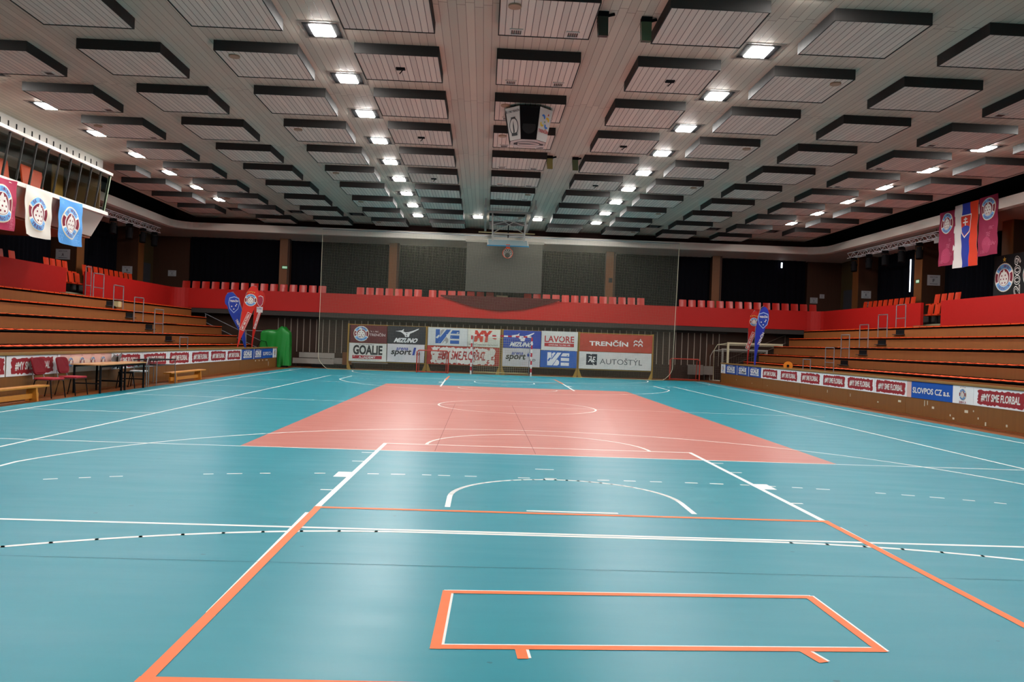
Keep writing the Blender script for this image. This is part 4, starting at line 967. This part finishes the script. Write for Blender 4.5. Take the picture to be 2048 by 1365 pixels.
def bgoal(x0, x1, y, h, dpt, label, col):
    r = thing('football_goal', label, 'goal', (x0, y, 0)); m = mat(col, .45); w = x1-x0
    for x in (0, w): wbox('goal_post', x-.05, x+.05, -.05, .05, 0, h-.05, m, parent=r)
    wbox('crossbar', -.05, w+.05, -.05, .05, h-.05, h+.05, m, parent=r)
    for x in (0, w): b = MB(); b.tube([(x, .0, h), (x-.45 if x == 0 else x, min(.45, dpt), h-.1), (x-.6 if x == 0 else x, dpt, h-.4), (x-.6 if x == 0 else x, dpt, .03), (x, 0, .03)], .022, m, 6); b.build('net_support', r)
    b = MB(); b.tube([(-.45, min(.45, dpt), h-.1), (w, min(.45, dpt), h-.1)], .02, m, 6); b.build('rear_bar', r)
    b = MB(); netmesh(b, ((-.5, dpt, h-.4), (w, dpt, h-.4), (w, dpt, .05), (-.5, dpt, .05)), 24, 14, .004, mat('#6a5a52', .8), 0); b.build('goal_net', r)
bgoal(12.35, 15.3, 22.05, 2.1, .55, 'tall cream football goal standing behind the board end, flag side', '#c8bfa2')
bgoal(12.25, 14.7, 22.66, 1.75, .28, 'smaller white goal behind the tall cream goal', '#a8a49c')

# ================================================================ STORED THINGS UNDER THE FAR GALLERY
WB = mat('#97908a', .6)
for x0, x1, z0, z1, y, nm in ((-11.2, -9.0, .13+.05, .47, 22.6, 'lower of the white boards stacked by the green cover, outer piece'), (-9.9, -8.6, .2, .52, 22.9, 'lower of the white boards, half behind the net edge'), (-10.9, -9.0, .5, .78, 22.75, 'upper white board of the stack beyond the green cover'), (-8.05, -6.1, .3, .5, 22.6, 'white board low behind the GOALIE banner')):
    q = thing('white_board', 'folded white board, '+nm, 'board', (x0, y, 0)); w = x1-x0
    wbox('board_sheet', 0, w, 0, .06, z0, z1, WB, parent=q); 
    for xx in (.15, w-.2): wbox('board_leg', xx, xx+.05, .01, .05, 0, z0, DARK, parent=q)
q = thing('crash_mat', 'dark low mat lying by the far wall behind the net edge', 'mat', (-9.2, 22.2, 0)); b = MB(); b.box(-.9, 1.2, 0, .45, 0, .18, BLK); b.build('mat_body', q, bevel=.04)
for x0, x1, z0, z1, nm in ((10.35, 11.2, .3, .85, 'pale board leaning behind the stored red goal'), (11.21, 11.75, .32, .8, 'pale board next to the wooden post, flag side')):
    q = thing('white_board', nm, 'board', (x0, 22.7, 0)); wbox('board_sheet', 0, x1-x0, 0, .05, z0, z1, mat('#6e6660', .6), parent=q); wbox('board_leg', .05, .1, 0, .05, 0, z0, DARK, parent=q)
q = wbox('wooden_post', 11.5, 11.9, 23.1, 23.14, 0, 2.0, COLD); tag(q, 'dark wooden post against the far wall beside the goals', 'post')
q = wbox('wooden_post', -8.6, -8.1, 22.95, 23.1, 0, .85, COLW); tag(q, 'short wooden wall post between the white boards, behind the net', 'post')
# green covered stand
r = thing('covered_stand', 'portable basketball stand hidden under a green cloth cover', 'covered stand', (-11.6, 21.0, 0))
b = MB(); P = []; GR = mat('#0f7d2a', .4, 0, .45)
prof = [(-.85, -.35), (-.8, .35), (0, .42), (.6, .4), (.64, -.3), (.3, -.42), (-.3, -.4)]
N_ = 72
def ringpt(t):
    L = len(prof); f = t*L; i = int(f) % L; u = f-int(f); a, c = prof[i], prof[(i+1) % L]; return (a[0]*(1-u)+c[0]*u, a[1]*(1-u)+c[1]*u)
for k in range(15):
    t = k/14; P.append([])
    for i in range(N_+1):
        x, y = ringpt((i % N_)/N_); top = 1.9+.22*math.exp(-((x-.32)/.2)**2)+.02*math.sin(x*9); base = .1 if x > .3 else .02
        z = base+(top-base)*t; w = 1+(.09*abs(math.sin(i*.42+k*.06))-.05+.03*math.sin(i*1.3+k*.5))*(1.1-t); sh = 1.04-.08*t-(.12 if t > .98 else 0)
        P[-1].append((x*w*sh, y*w*sh, z))
b.grid(P, GR)
cz = [Vector(p) for p in P[-1][:-1]]; b.v.append((-.1, 0, 1.93)); ci = len(b.v)-1; base_i = 14*(N_+1); k_ = b.mi(GR)
for i in range(N_): b.f.append((base_i+i, base_i+i+1, ci)); b.m.append(k_)
b.build('green_cover', r, smooth=True, recalc=True)
b = MB(); b.box(-.3, .5, -.25, .25, .0, .09, DARK); b.build('stand_base', r)
b = MB(); b.tube([(-.95, -.45, 1.0), (-.75, -.47, 1.35), (-.5, -.47, 1.3), (-.42, -.47, 1.0)], .018, BLK, 6); b.build('frame_tube', r)
# stair rails in the two corners under the gallery
for s, w, c_ in ((-1, 'booth', '#7a7a80'), (1, 'flag', '#6a5850')):
    r = thing('stair_railing', 'sloping stair railing in the dark corner beyond the grandstand, %s side' % w, 'railing', (s*15, 23.05 if s > 0 else 22.4, 0)); m = mat(c_, .5, .3)
    for z in (0, -.45, -.9):
        b = MB(); b.tube([(s*.9, 0, 2.68+z), (-s*2.6, 0, .75+z+.35)], .02, m, 6); b.build('handrail', r)
    for x, za, zb in ((.85, .0, 2.65), (-1.0, .0, 1.6), (-2.5, .0, 1.15)): b = MB(); b.tube([(s*x, 0, za), (s*x, 0, zb)], .02, m, 6); b.build('post', r)
r = thing('walkway_rail', 'thin horizontal grey rail between the feather flags and the green cover', 'railing', (-13.6, 22.0, 0)); b = MB(); b.tube([(0, 0, 1.85), (2.2, 0, 1.85)], .02, STEEL, 6); b.build('handrail', r)
for x in (.05, .9, 2.1): b = MB(); b.tube([(x, 0, 0), (x, 0, 1.85)], .018, STEEL, 6); b.build('post', r)

# ================================================================ FEATHER FLAGS
def feather(outline, y, base, label, deco, pole):
    x0 = sum(p[0] for p in outline)/len(outline)
    r = thing('feather_flag', label, 'flag', (x0, y, .68))
    g = Sign((x0-x0, 0, -.68), (1, 0, 0), (0, 0, 1), (0, -1, 0), .004); m = mat(base, .6)
    pts = [(p[0]-x0, p[1]) for p in outline]
    # smooth the outline once
    q = []
    for i, p in enumerate(pts): nx = pts[(i+1) % len(pts)]; q += [(p[0]*.75+nx[0]*.25, p[1]*.75+nx[1]*.25), (p[0]*.25+nx[0]*.75, p[1]*.25+nx[1]*.75)]
    g.b.prism([g.P(*p) for p in q], (0, .012, 0), m); deco(g, x0)
    g.build('flag_cloth', r)
    b = MB(); b.tube([(px-x0, .02, pz-.68) for px, pz in pole], .014, STEEL, 6); b.build('pole', r)
    wbox('base_plate', pole[0][0]-x0-.2, pole[0][0]-x0+.2, -.2, .2, 0, .03, DARK, parent=r)
def rot_text(g, t, c, ang, L, h, m, l=3):
    V, F, _ = text2d(t, .02); n = len(g.b.v); k = g.b.mi(m); ca, sa = math.cos(ang), math.sin(ang)
    for x, y in V: a, b_ = (x-.5)*L, (y-.5)*h; g.b.v.append(tuple(g.P(c[0]+a*ca-b_*sa, c[1]+a*sa+b_*ca, l)))
    for f in F: g.b.f.append(tuple(n+i for i in f)); g.b.m.append(k)
def bar(g, c, ang, L, h, m, l=2):
    ca, sa = math.cos(ang), math.sin(ang); g.poly([(c[0]+a*ca-b_*sa, c[1]+a*sa+b_*ca) for a, b_ in ((-L/2, -h/2), (L/2, -h/2), (L/2, h/2), (-L/2, h/2))], m, l)
def shield(g, cx, cy, w, h, rim, fill, l=2):
    for k, m in ((1, rim), (.88, fill)): g.poly([(cx+a*w/2*k, cy+b_*h/2*k) for a, b_ in ((-.85, .8), (0, 1), (.85, .8), (1, .2), (.75, -.5), (0, -1), (-.75, -.5), (-1, .2))], m, l); l += 1
def d_blue(cx, cz, tc, ang, t2='TRENČÍN'):
    def f(g, x0):
        LB = mat('#8fa6d8', .6); shield(g, cx-x0, cz, .52, .78, LB, mat('#1c3a9c', .6)); g.text('TRENČÍN', cx-x0-.19, cz+.12, cx-x0+.19, cz+.24, TXW, 5, .03)
        for dx, dy in ((-.1, -.08), (.08, -.05), (0, -.2), (.12, .02)): g.disc(cx-x0+dx, cz+dy, .028, TXW, 5, 8)
        rot_text(g, t2, (tc[0]-x0, tc[1]), ang, .62, .14, TXW)
    return f
def d_crest(cx, cz, r_, tc, ang):
    def f(g, x0):
        g.crest(cx-x0, cz, r_, 2)
        for q in range(5): g.star(cx-x0-.16+q*.08, cz+r_+.1-abs(q-2)*.015, .035, mat('#e0b040'), 2)
        bar(g, (tc[0]-x0, tc[1]), ang, .86, .19, TXW); bar(g, (tc[0]-x0, tc[1]), ang, .82, .16, mat('#c83428'), 3); rot_text(g, '#MY SME FLORBAL', (tc[0]-x0, tc[1]), ang, .76, .11, TXW, 4)
    return f
def d_plain(cx, cz, tc, ang):
    def f(g, x0):
        shield(g, cx-x0, cz, .3, .55, TXW, mat('#b03a50', .6)); g.rect(cx-x0-.15, cz-.52, cx-x0+.13, cz-.26, TXW, 2); g.text('FLORBAL', cx-x0-.12, cz-.38, cx-x0+.1, cz-.3, mat('#2a4a9a'), 3)
        bar(g, (tc[0]-x0, tc[1]), ang, .8, .1, TXW); rot_text(g, '#MY SME FLORBAL', (tc[0]-x0, tc[1]), ang, .74, .07, mat('#c83428'), 3)
    return f
B1 = [(-12.85, 3.18), (-12.81, 3.4), (-12.67, 3.55), (-12.49, 3.54), (-12.3, 3.35), (-12.12, 2.95), (-12.01, 2.58), (-11.99, 2.29), (-11.91, 1.85), (-11.84, 1.41), (-11.80, .95), (-11.86, .95), (-12.07, 1.62), (-12.25, 1.95), (-12.48, 2.34), (-12.64, 2.63), (-12.74, 2.95), (-12.83, 2.99)]
feather(B1, 16.1, '#1c3a9c', 'blue feather flag with outlined shield behind the boards', d_blue(-12.42, 2.98, (-12.13, 2.05), -1.05), [(-11.83, .68), (-11.82, 1.2), (-11.95, 2.4), (-12.2, 3.2), (-12.5, 3.56), (-12.75, 3.5)])
R1 = [(-11.93, 2.53), (-11.84, 3.05), (-11.71, 3.53), (-11.58, 3.79), (-11.44, 3.86), (-11.29, 3.8), (-11.19, 3.62), (-11.18, 3.37), (-11.26, 3.03), (-11.43, 2.66), (-11.59, 2.22), (-11.79, 1.74), (-11.96, 1.33), (-12.05, .95), (-12.08, .95), (-11.99, 1.73)]
feather(R1, 15.6, '#d0281c', 'taller red feather flag with round club crest and stars behind the boards', d_crest(-11.53, 3.2, .28, (-11.72, 2.22), 1.17), [(-12.06, .68), (-12.04, 1.2), (-11.95, 2.5), (-11.74, 3.5), (-11.5, 3.86), (-11.3, 3.82)])
R2_ = [(-11.64, 2.61), (-11.6, 2.99), (-11.52, 3.36), (-11.43, 3.63), (-11.33, 3.69), (-11.21, 3.63), (-11.14, 3.41), (-11.14, 3.15), (-11.26, 2.81), (-11.37, 2.4), (-11.5, 1.94), (-11.61, 1.49), (-11.66, .95), (-11.7, .95), (-11.66, 1.79)]
feather([(x-.02, z) for x, z in R2_], 16.6, '#c42418', 'slimmer red feather flag with tall shield emblem behind the crest flag', d_plain(-11.38, 3.2, (-11.5, 2.3), 1.3), [(-11.69, .68), (-11.68, 1.3), (-11.62, 2.6), (-11.45, 3.55), (-11.3, 3.68)])
R3 = [(11.41, 2.64), (11.42, 3.16), (11.53, 3.46), (11.71, 3.67), (11.86, 3.47), (11.85, 3.18), (11.77, 2.84), (11.67, 2.47), (11.54, 1.99), (11.46, 1.54), (11.44, .95), (11.4, .95), (11.41, 1.54), (11.42, 2.06)]
feather([(x+.2, z) for x, z in R3], 16.6, '#bc2018', 'red feather flag with round crest half hidden by the blue one', d_crest(11.86, 3.1, .2, (11.73, 2.2), 1.2), [(11.62, .68), (11.62, 2.6), (11.75, 3.45), (11.9, 3.66)])
B4 = [(11.62, 2.35), (11.66, 2.87), (11.75, 3.34), (11.85, 3.67), (12.01, 3.82), (12.16, 3.72), (12.25, 3.47), (12.22, 3.21), (12.11, 2.92), (12.02, 2.55), (11.88, 2.15), (11.77, 1.78), (11.71, 1.41), (11.68, .95), (11.63, .95), (11.62, 1.59)]
feather([(x+.05, z) for x, z in B4], 15.8, '#16289a', 'dark blue feather flag with outlined shield, flag side', d_blue(12.03, 3.15, (11.93, 2.3), 1.2), [(11.7, .68), (11.68, 1.6), (11.68, 2.9), (11.9, 3.72), (12.06, 3.86)])
# cable reel on the board
r = thing('cable_reel', 'orange cable reel standing on the walkway behind the board, flag side', 'cable reel', (12.35, 13.4, 1.12), 1.15); OG = mat('#e08018', .5)
b = MB()
for x in (-.09, .07): b.tube([(x, 0, 0), (x+.025, 0, 0)], .19, OG, 24)
b.build('flange', r); b = MB(); b.tube([(-.07, 0, 0), (.07, 0, 0)], .12, mat('#e8a030', .6), 20); b.build('cable_coil', r); b = MB(); b.tube([(-.1, 0, 0), (-.12, 0, 0)], .055, BLK, 14); b.build('hub', r)
b = MB(); b.tube([(-.12, -.2, -.435), (-.12, 0, 0), (-.12, .2, -.435)], .015, BLK, 6); b.tube([(.12, -.2, -.435), (.12, 0, 0), (.12, .2, -.435)], .015, BLK, 6); b.tube([(-.12, 0, 0), (.12, 0, 0)], .012, BLK, 6); b.build('stand', r)

# ================================================================ OFFICIALS' TABLE AND SEATS
def chair_red(x, y, rz, label):
    r = thing('upholstered_chair', label, 'chair', (x, y, 0), rz, 'red upholstered chairs at the officials table'); m = mat('#7a1420', .85); m2 = mat('#a02430', .85); k = BLK   # faces +X
    b = MB(); b.box(-.22, .24, -.23, .23, .43, .48, m2); b.build('seat', r, bevel=.022)
    b = MB(); P = []
    for q in range(24):
        a = 2*PI*q/24; ca, sa = math.cos(a), math.sin(a); y = .225*math.copysign(abs(ca)**.45, ca); t = .5+.5*math.copysign(abs(sa)**.45, sa); P.append((-.27-.09*t+.03*(y/.22)**2, y*(.9+.1*t), .53+.4*t))
    b.prism(P, (.045, 0, .01), m); b.build('backrest', r, bevel=.01)
    for s in (-1, 1):
        b = MB(); b.tube([(.16, s*.2, .43), (.2, s*.23, .41), (.25, s*.25, .012)], .014, k, 6); b.build('leg', r)
        b = MB(); b.tube([(-.14, s*.2, .43), (-.18, s*.23, .41), (-.27, s*.25, .012)], .014, k, 6); b.build('leg', r)
        b = MB(); b.tube([(.22, s*.2, .425), (-.24, s*.2, .43), (-.3, s*.16, .62)], .013, STEEL, 6); b.build('side_frame', r)
    return r
chair_red(-11.05, -1.95, -.12, 'red upholstered chair nearest the gym bench')
chair_red(-11.0, -.98, -.1, 'red upholstered chair at the end of the officials table')
r = thing('officials_table', 'long table with pale beech top and black steel legs', 'table', (-11.02, 1.1, 0))
TOP = wood('beech_top', '#cf9a68', '#bd8856', (6, 1, 1), 4, .35)
for y0, y1 in ((-1.4, -.01), (.01, 1.4)):
    b = MB(); b.box(-.38, .38, y0, y1, .725, .75, TOP); b.build('tabletop', r)
for y in (-1.3, -.1, .1, 1.3):
    for x in (-.33, .33): wbox('leg', x-.02, x+.02, y-.02, y+.02, 0, .725, BLK, parent=r)
    wbox('crossbar', -.31, .31, y-.015, y+.015, .24, .27, BLK, parent=r)
for x in (-.33, .33): wbox('apron', x-.01, x+.01, -1.3, 1.3, .67, .725, BLK, parent=r)
r = thing('side_table', 'empty table with thin black top and grey legs beyond the officials table', 'table', (-11.05, 4.1, 0))
wbox('tabletop', -.36, .36, -.75, .75, .76, .785, BLK, parent=r); wbox('lower_frame', -.33, .33, -.7, .7, .6, .615, mat('#44484a', .4), parent=r)
for x in (-.33, .33):
    for y in (-.7, .7): b = MB(); b.tube([(x, y, .76), (x*1.05, y*1.06, .0)], .014, STEEL, 6); b.build('leg', r)
r = thing('metal_chair', 'chair with silver tube frame, white seat and maroon back', 'chair', (-10.98, 2.75, 0), PI+.25)
b = MB(); b.box(-.22, .22, -.21, .21, .44, .485, mat('#c8c8cc', .5)); b.build('seat', r, bevel=.02)
b = MB(); b.tube([(-.24, -.2, .0), (-.24, -.2, .7), (-.26, -.14, .84), (-.27, 0, .88), (-.26, .14, .84), (-.24, .2, .7), (-.24, .2, 0)], .014, GREYM, 8); b.build('back_frame', r)
b = MB(); b.box(-.26, -.24, -.15, .15, .66, .82, mat('#5a1a20', .7)); b.build('backrest', r)
for s in (-1, 1): b = MB(); b.tube([(.18, s*.17, .44), (.24, s*.22, .0)], .013, BLK, 6); b.build('leg', r)
r = thing('dark_chair', 'black chair pushed behind the officials table with grey jacket', 'chair', (-11.1, 2.2, 0), .4)
b = MB(); b.box(-.2, .2, -.2, .2, .42, .46, BLK); b.build('seat', r, bevel=.015); b = MB(); b.box(-.24, -.21, -.2, .2, .55, .9, BLK); b.build('backrest', r, bevel=.01)
for x, y in ((-.2, -.2), (-.2, .2), (.2, -.2), (.2, .2)): b = MB(); b.tube([(x*.9, y*.9, .42), (x*1.2, y*1.1, 0)], .013, BLK, 6); b.build('leg', r)
q = MB(); P = []
for i in range(9):
    P.append([])
    for j in range(9): u, v = i/8, j/8; P[-1].append((-11.34+.1*math.sin(PI*v)+.03*math.sin(u*9), 1.86+.5*v, .55+.42*u+.05*math.sin(v*7+u*3)))
q.grid(P, mat('#6c6e74', .8)); o = q.build('grey_jacket', smooth=True, recalc=False); tag(o, 'crumpled grey jacket hung over the black chair back', 'jacket')
def gymbench(x, y0, y1, label):
    r = thing('gym_bench', label, 'bench', (x, y0, 0)); L = y1-y0
    b = MB(); b.box(-.13, .13, 0, L, .30, .34, PINE); b.build('seat_plank', r, bevel=.006)
    for y in (.45, L-.5): b = MB(); b.prism([(-.13, y, 0), (.13, y, 0), (.1, y, .30), (-.1, y, .30)], (0, .07, 0), PINE); b.build('support', r)
    wbox('stretcher_beam', -.03, .03, .2, L-.25, .06, .17, PINE, parent=r)
gymbench(-10.95, -5.6, -2.35, 'long pine gym bench before the first banner, cut by the picture edge')
gymbench(-11.0, 4.95, 8.15, 'long pine gym bench beyond the black table')

# ================================================================ NOTICES AND EXIT SIGNS
def notice(o_, u, n, w, h, label, txt='SEKTOR', big='A'):
    g = Sign(o_, u, (0, 0, 1), n, .003); g.base(w, h, mat('#a8a4a8', .6), .005); K = mat('#3a3038')
    g.text(txt, w*.2, h*.74, w*.8, h*.86, K, 1, 0); g.text(big, w*.42, h*.32, w*.58, h*.62, K, 1, .02); g.rect(w*.2, h*.14, w*.8, h*.18, K, 1)
    tag(g.build('paper_notice'), label, 'notice', None)
F_ = (0, -1, 0)
notice((-19.85, 14.83, 4.65), (1, 0, 0), F_, .62, .45, 'white paper notice on the dark column below the booth flags', 'SEKTOR', 'A')
notice((-19.75, 21.08, 4.55), (1, 0, 0), F_, .52, .4, 'white paper notice on the last booth-side column', 'SEKTOR', 'B')
notice((-18.75, 24.53, 4.75), (1, 0, 0), F_, .45, .33, 'white paper notice on the far corner wall, booth side', 'SEKTOR', 'C')
notice((19.2, 14.83, 5.0), (1, 0, 0), F_, .6, .48, 'white paper notice on the column beside the green exit sign', 'SEKTOR', 'F')
notice((19.15, 21.08, 4.75), (1, 0, 0), F_, .52, .4, 'larger of two paper notices on the last flag-side column', 'SEKTOR', 'E')
notice((19.35, 21.08, 4.3), (1, 0, 0), F_, .34, .27, 'smaller of two paper notices on the last flag-side column', 'VSTUP', 'E')
notice((17.8, 24.53, 4.6), (1, 0, 0), F_, .44, .33, 'larger of two paper notices on the far corner wall, flag side', 'SEKTOR', 'D')
notice((18.35, 24.53, 4.9), (1, 0, 0), F_, .28, .24, 'smaller of two paper notices on the far corner wall, flag side', 'VSTUP', 'D')
def exitsign(o_, u, n, label, e=.35):
    g = Sign(o_, u, (0, 0, 1), n, .003); m = emit('exit_green', (.1, .8, .25), e); g.base(.32, .18, mat('#1c5a30'), .02); g.rect(.03, .03, .29, .15, m, 1); g.poly([(.08, .05), (.13, .13), (.16, .13), (.12, .05)], TXW, 2); g.rect(.2, .05, .25, .14, TXW, 2)
    tag(g.build('exit_sign'), label, 'exit sign')
exitsign((-12.3, 23.95, 5.35), (1, 0, 0), F_, 'small green exit sign on the far-wall column, booth side')
exitsign((18.92, 15.3, 5.1), (0, -1, 0), (-1, 0, 0), 'green exit sign on the flag-side column')
q = wbox('wall_speaker', 6.0, 6.2, 23.9, 23.98, 5.3, 5.55, DARK); tag(q, 'small dark box on the far-wall column behind the net, flag side', 'box')
for o in bpy.data.objects:
    if o.type == 'MESH' and o.parent is None and 'label' not in o and o.get('kind') != 'structure': print('UNLABELLED', o.name)
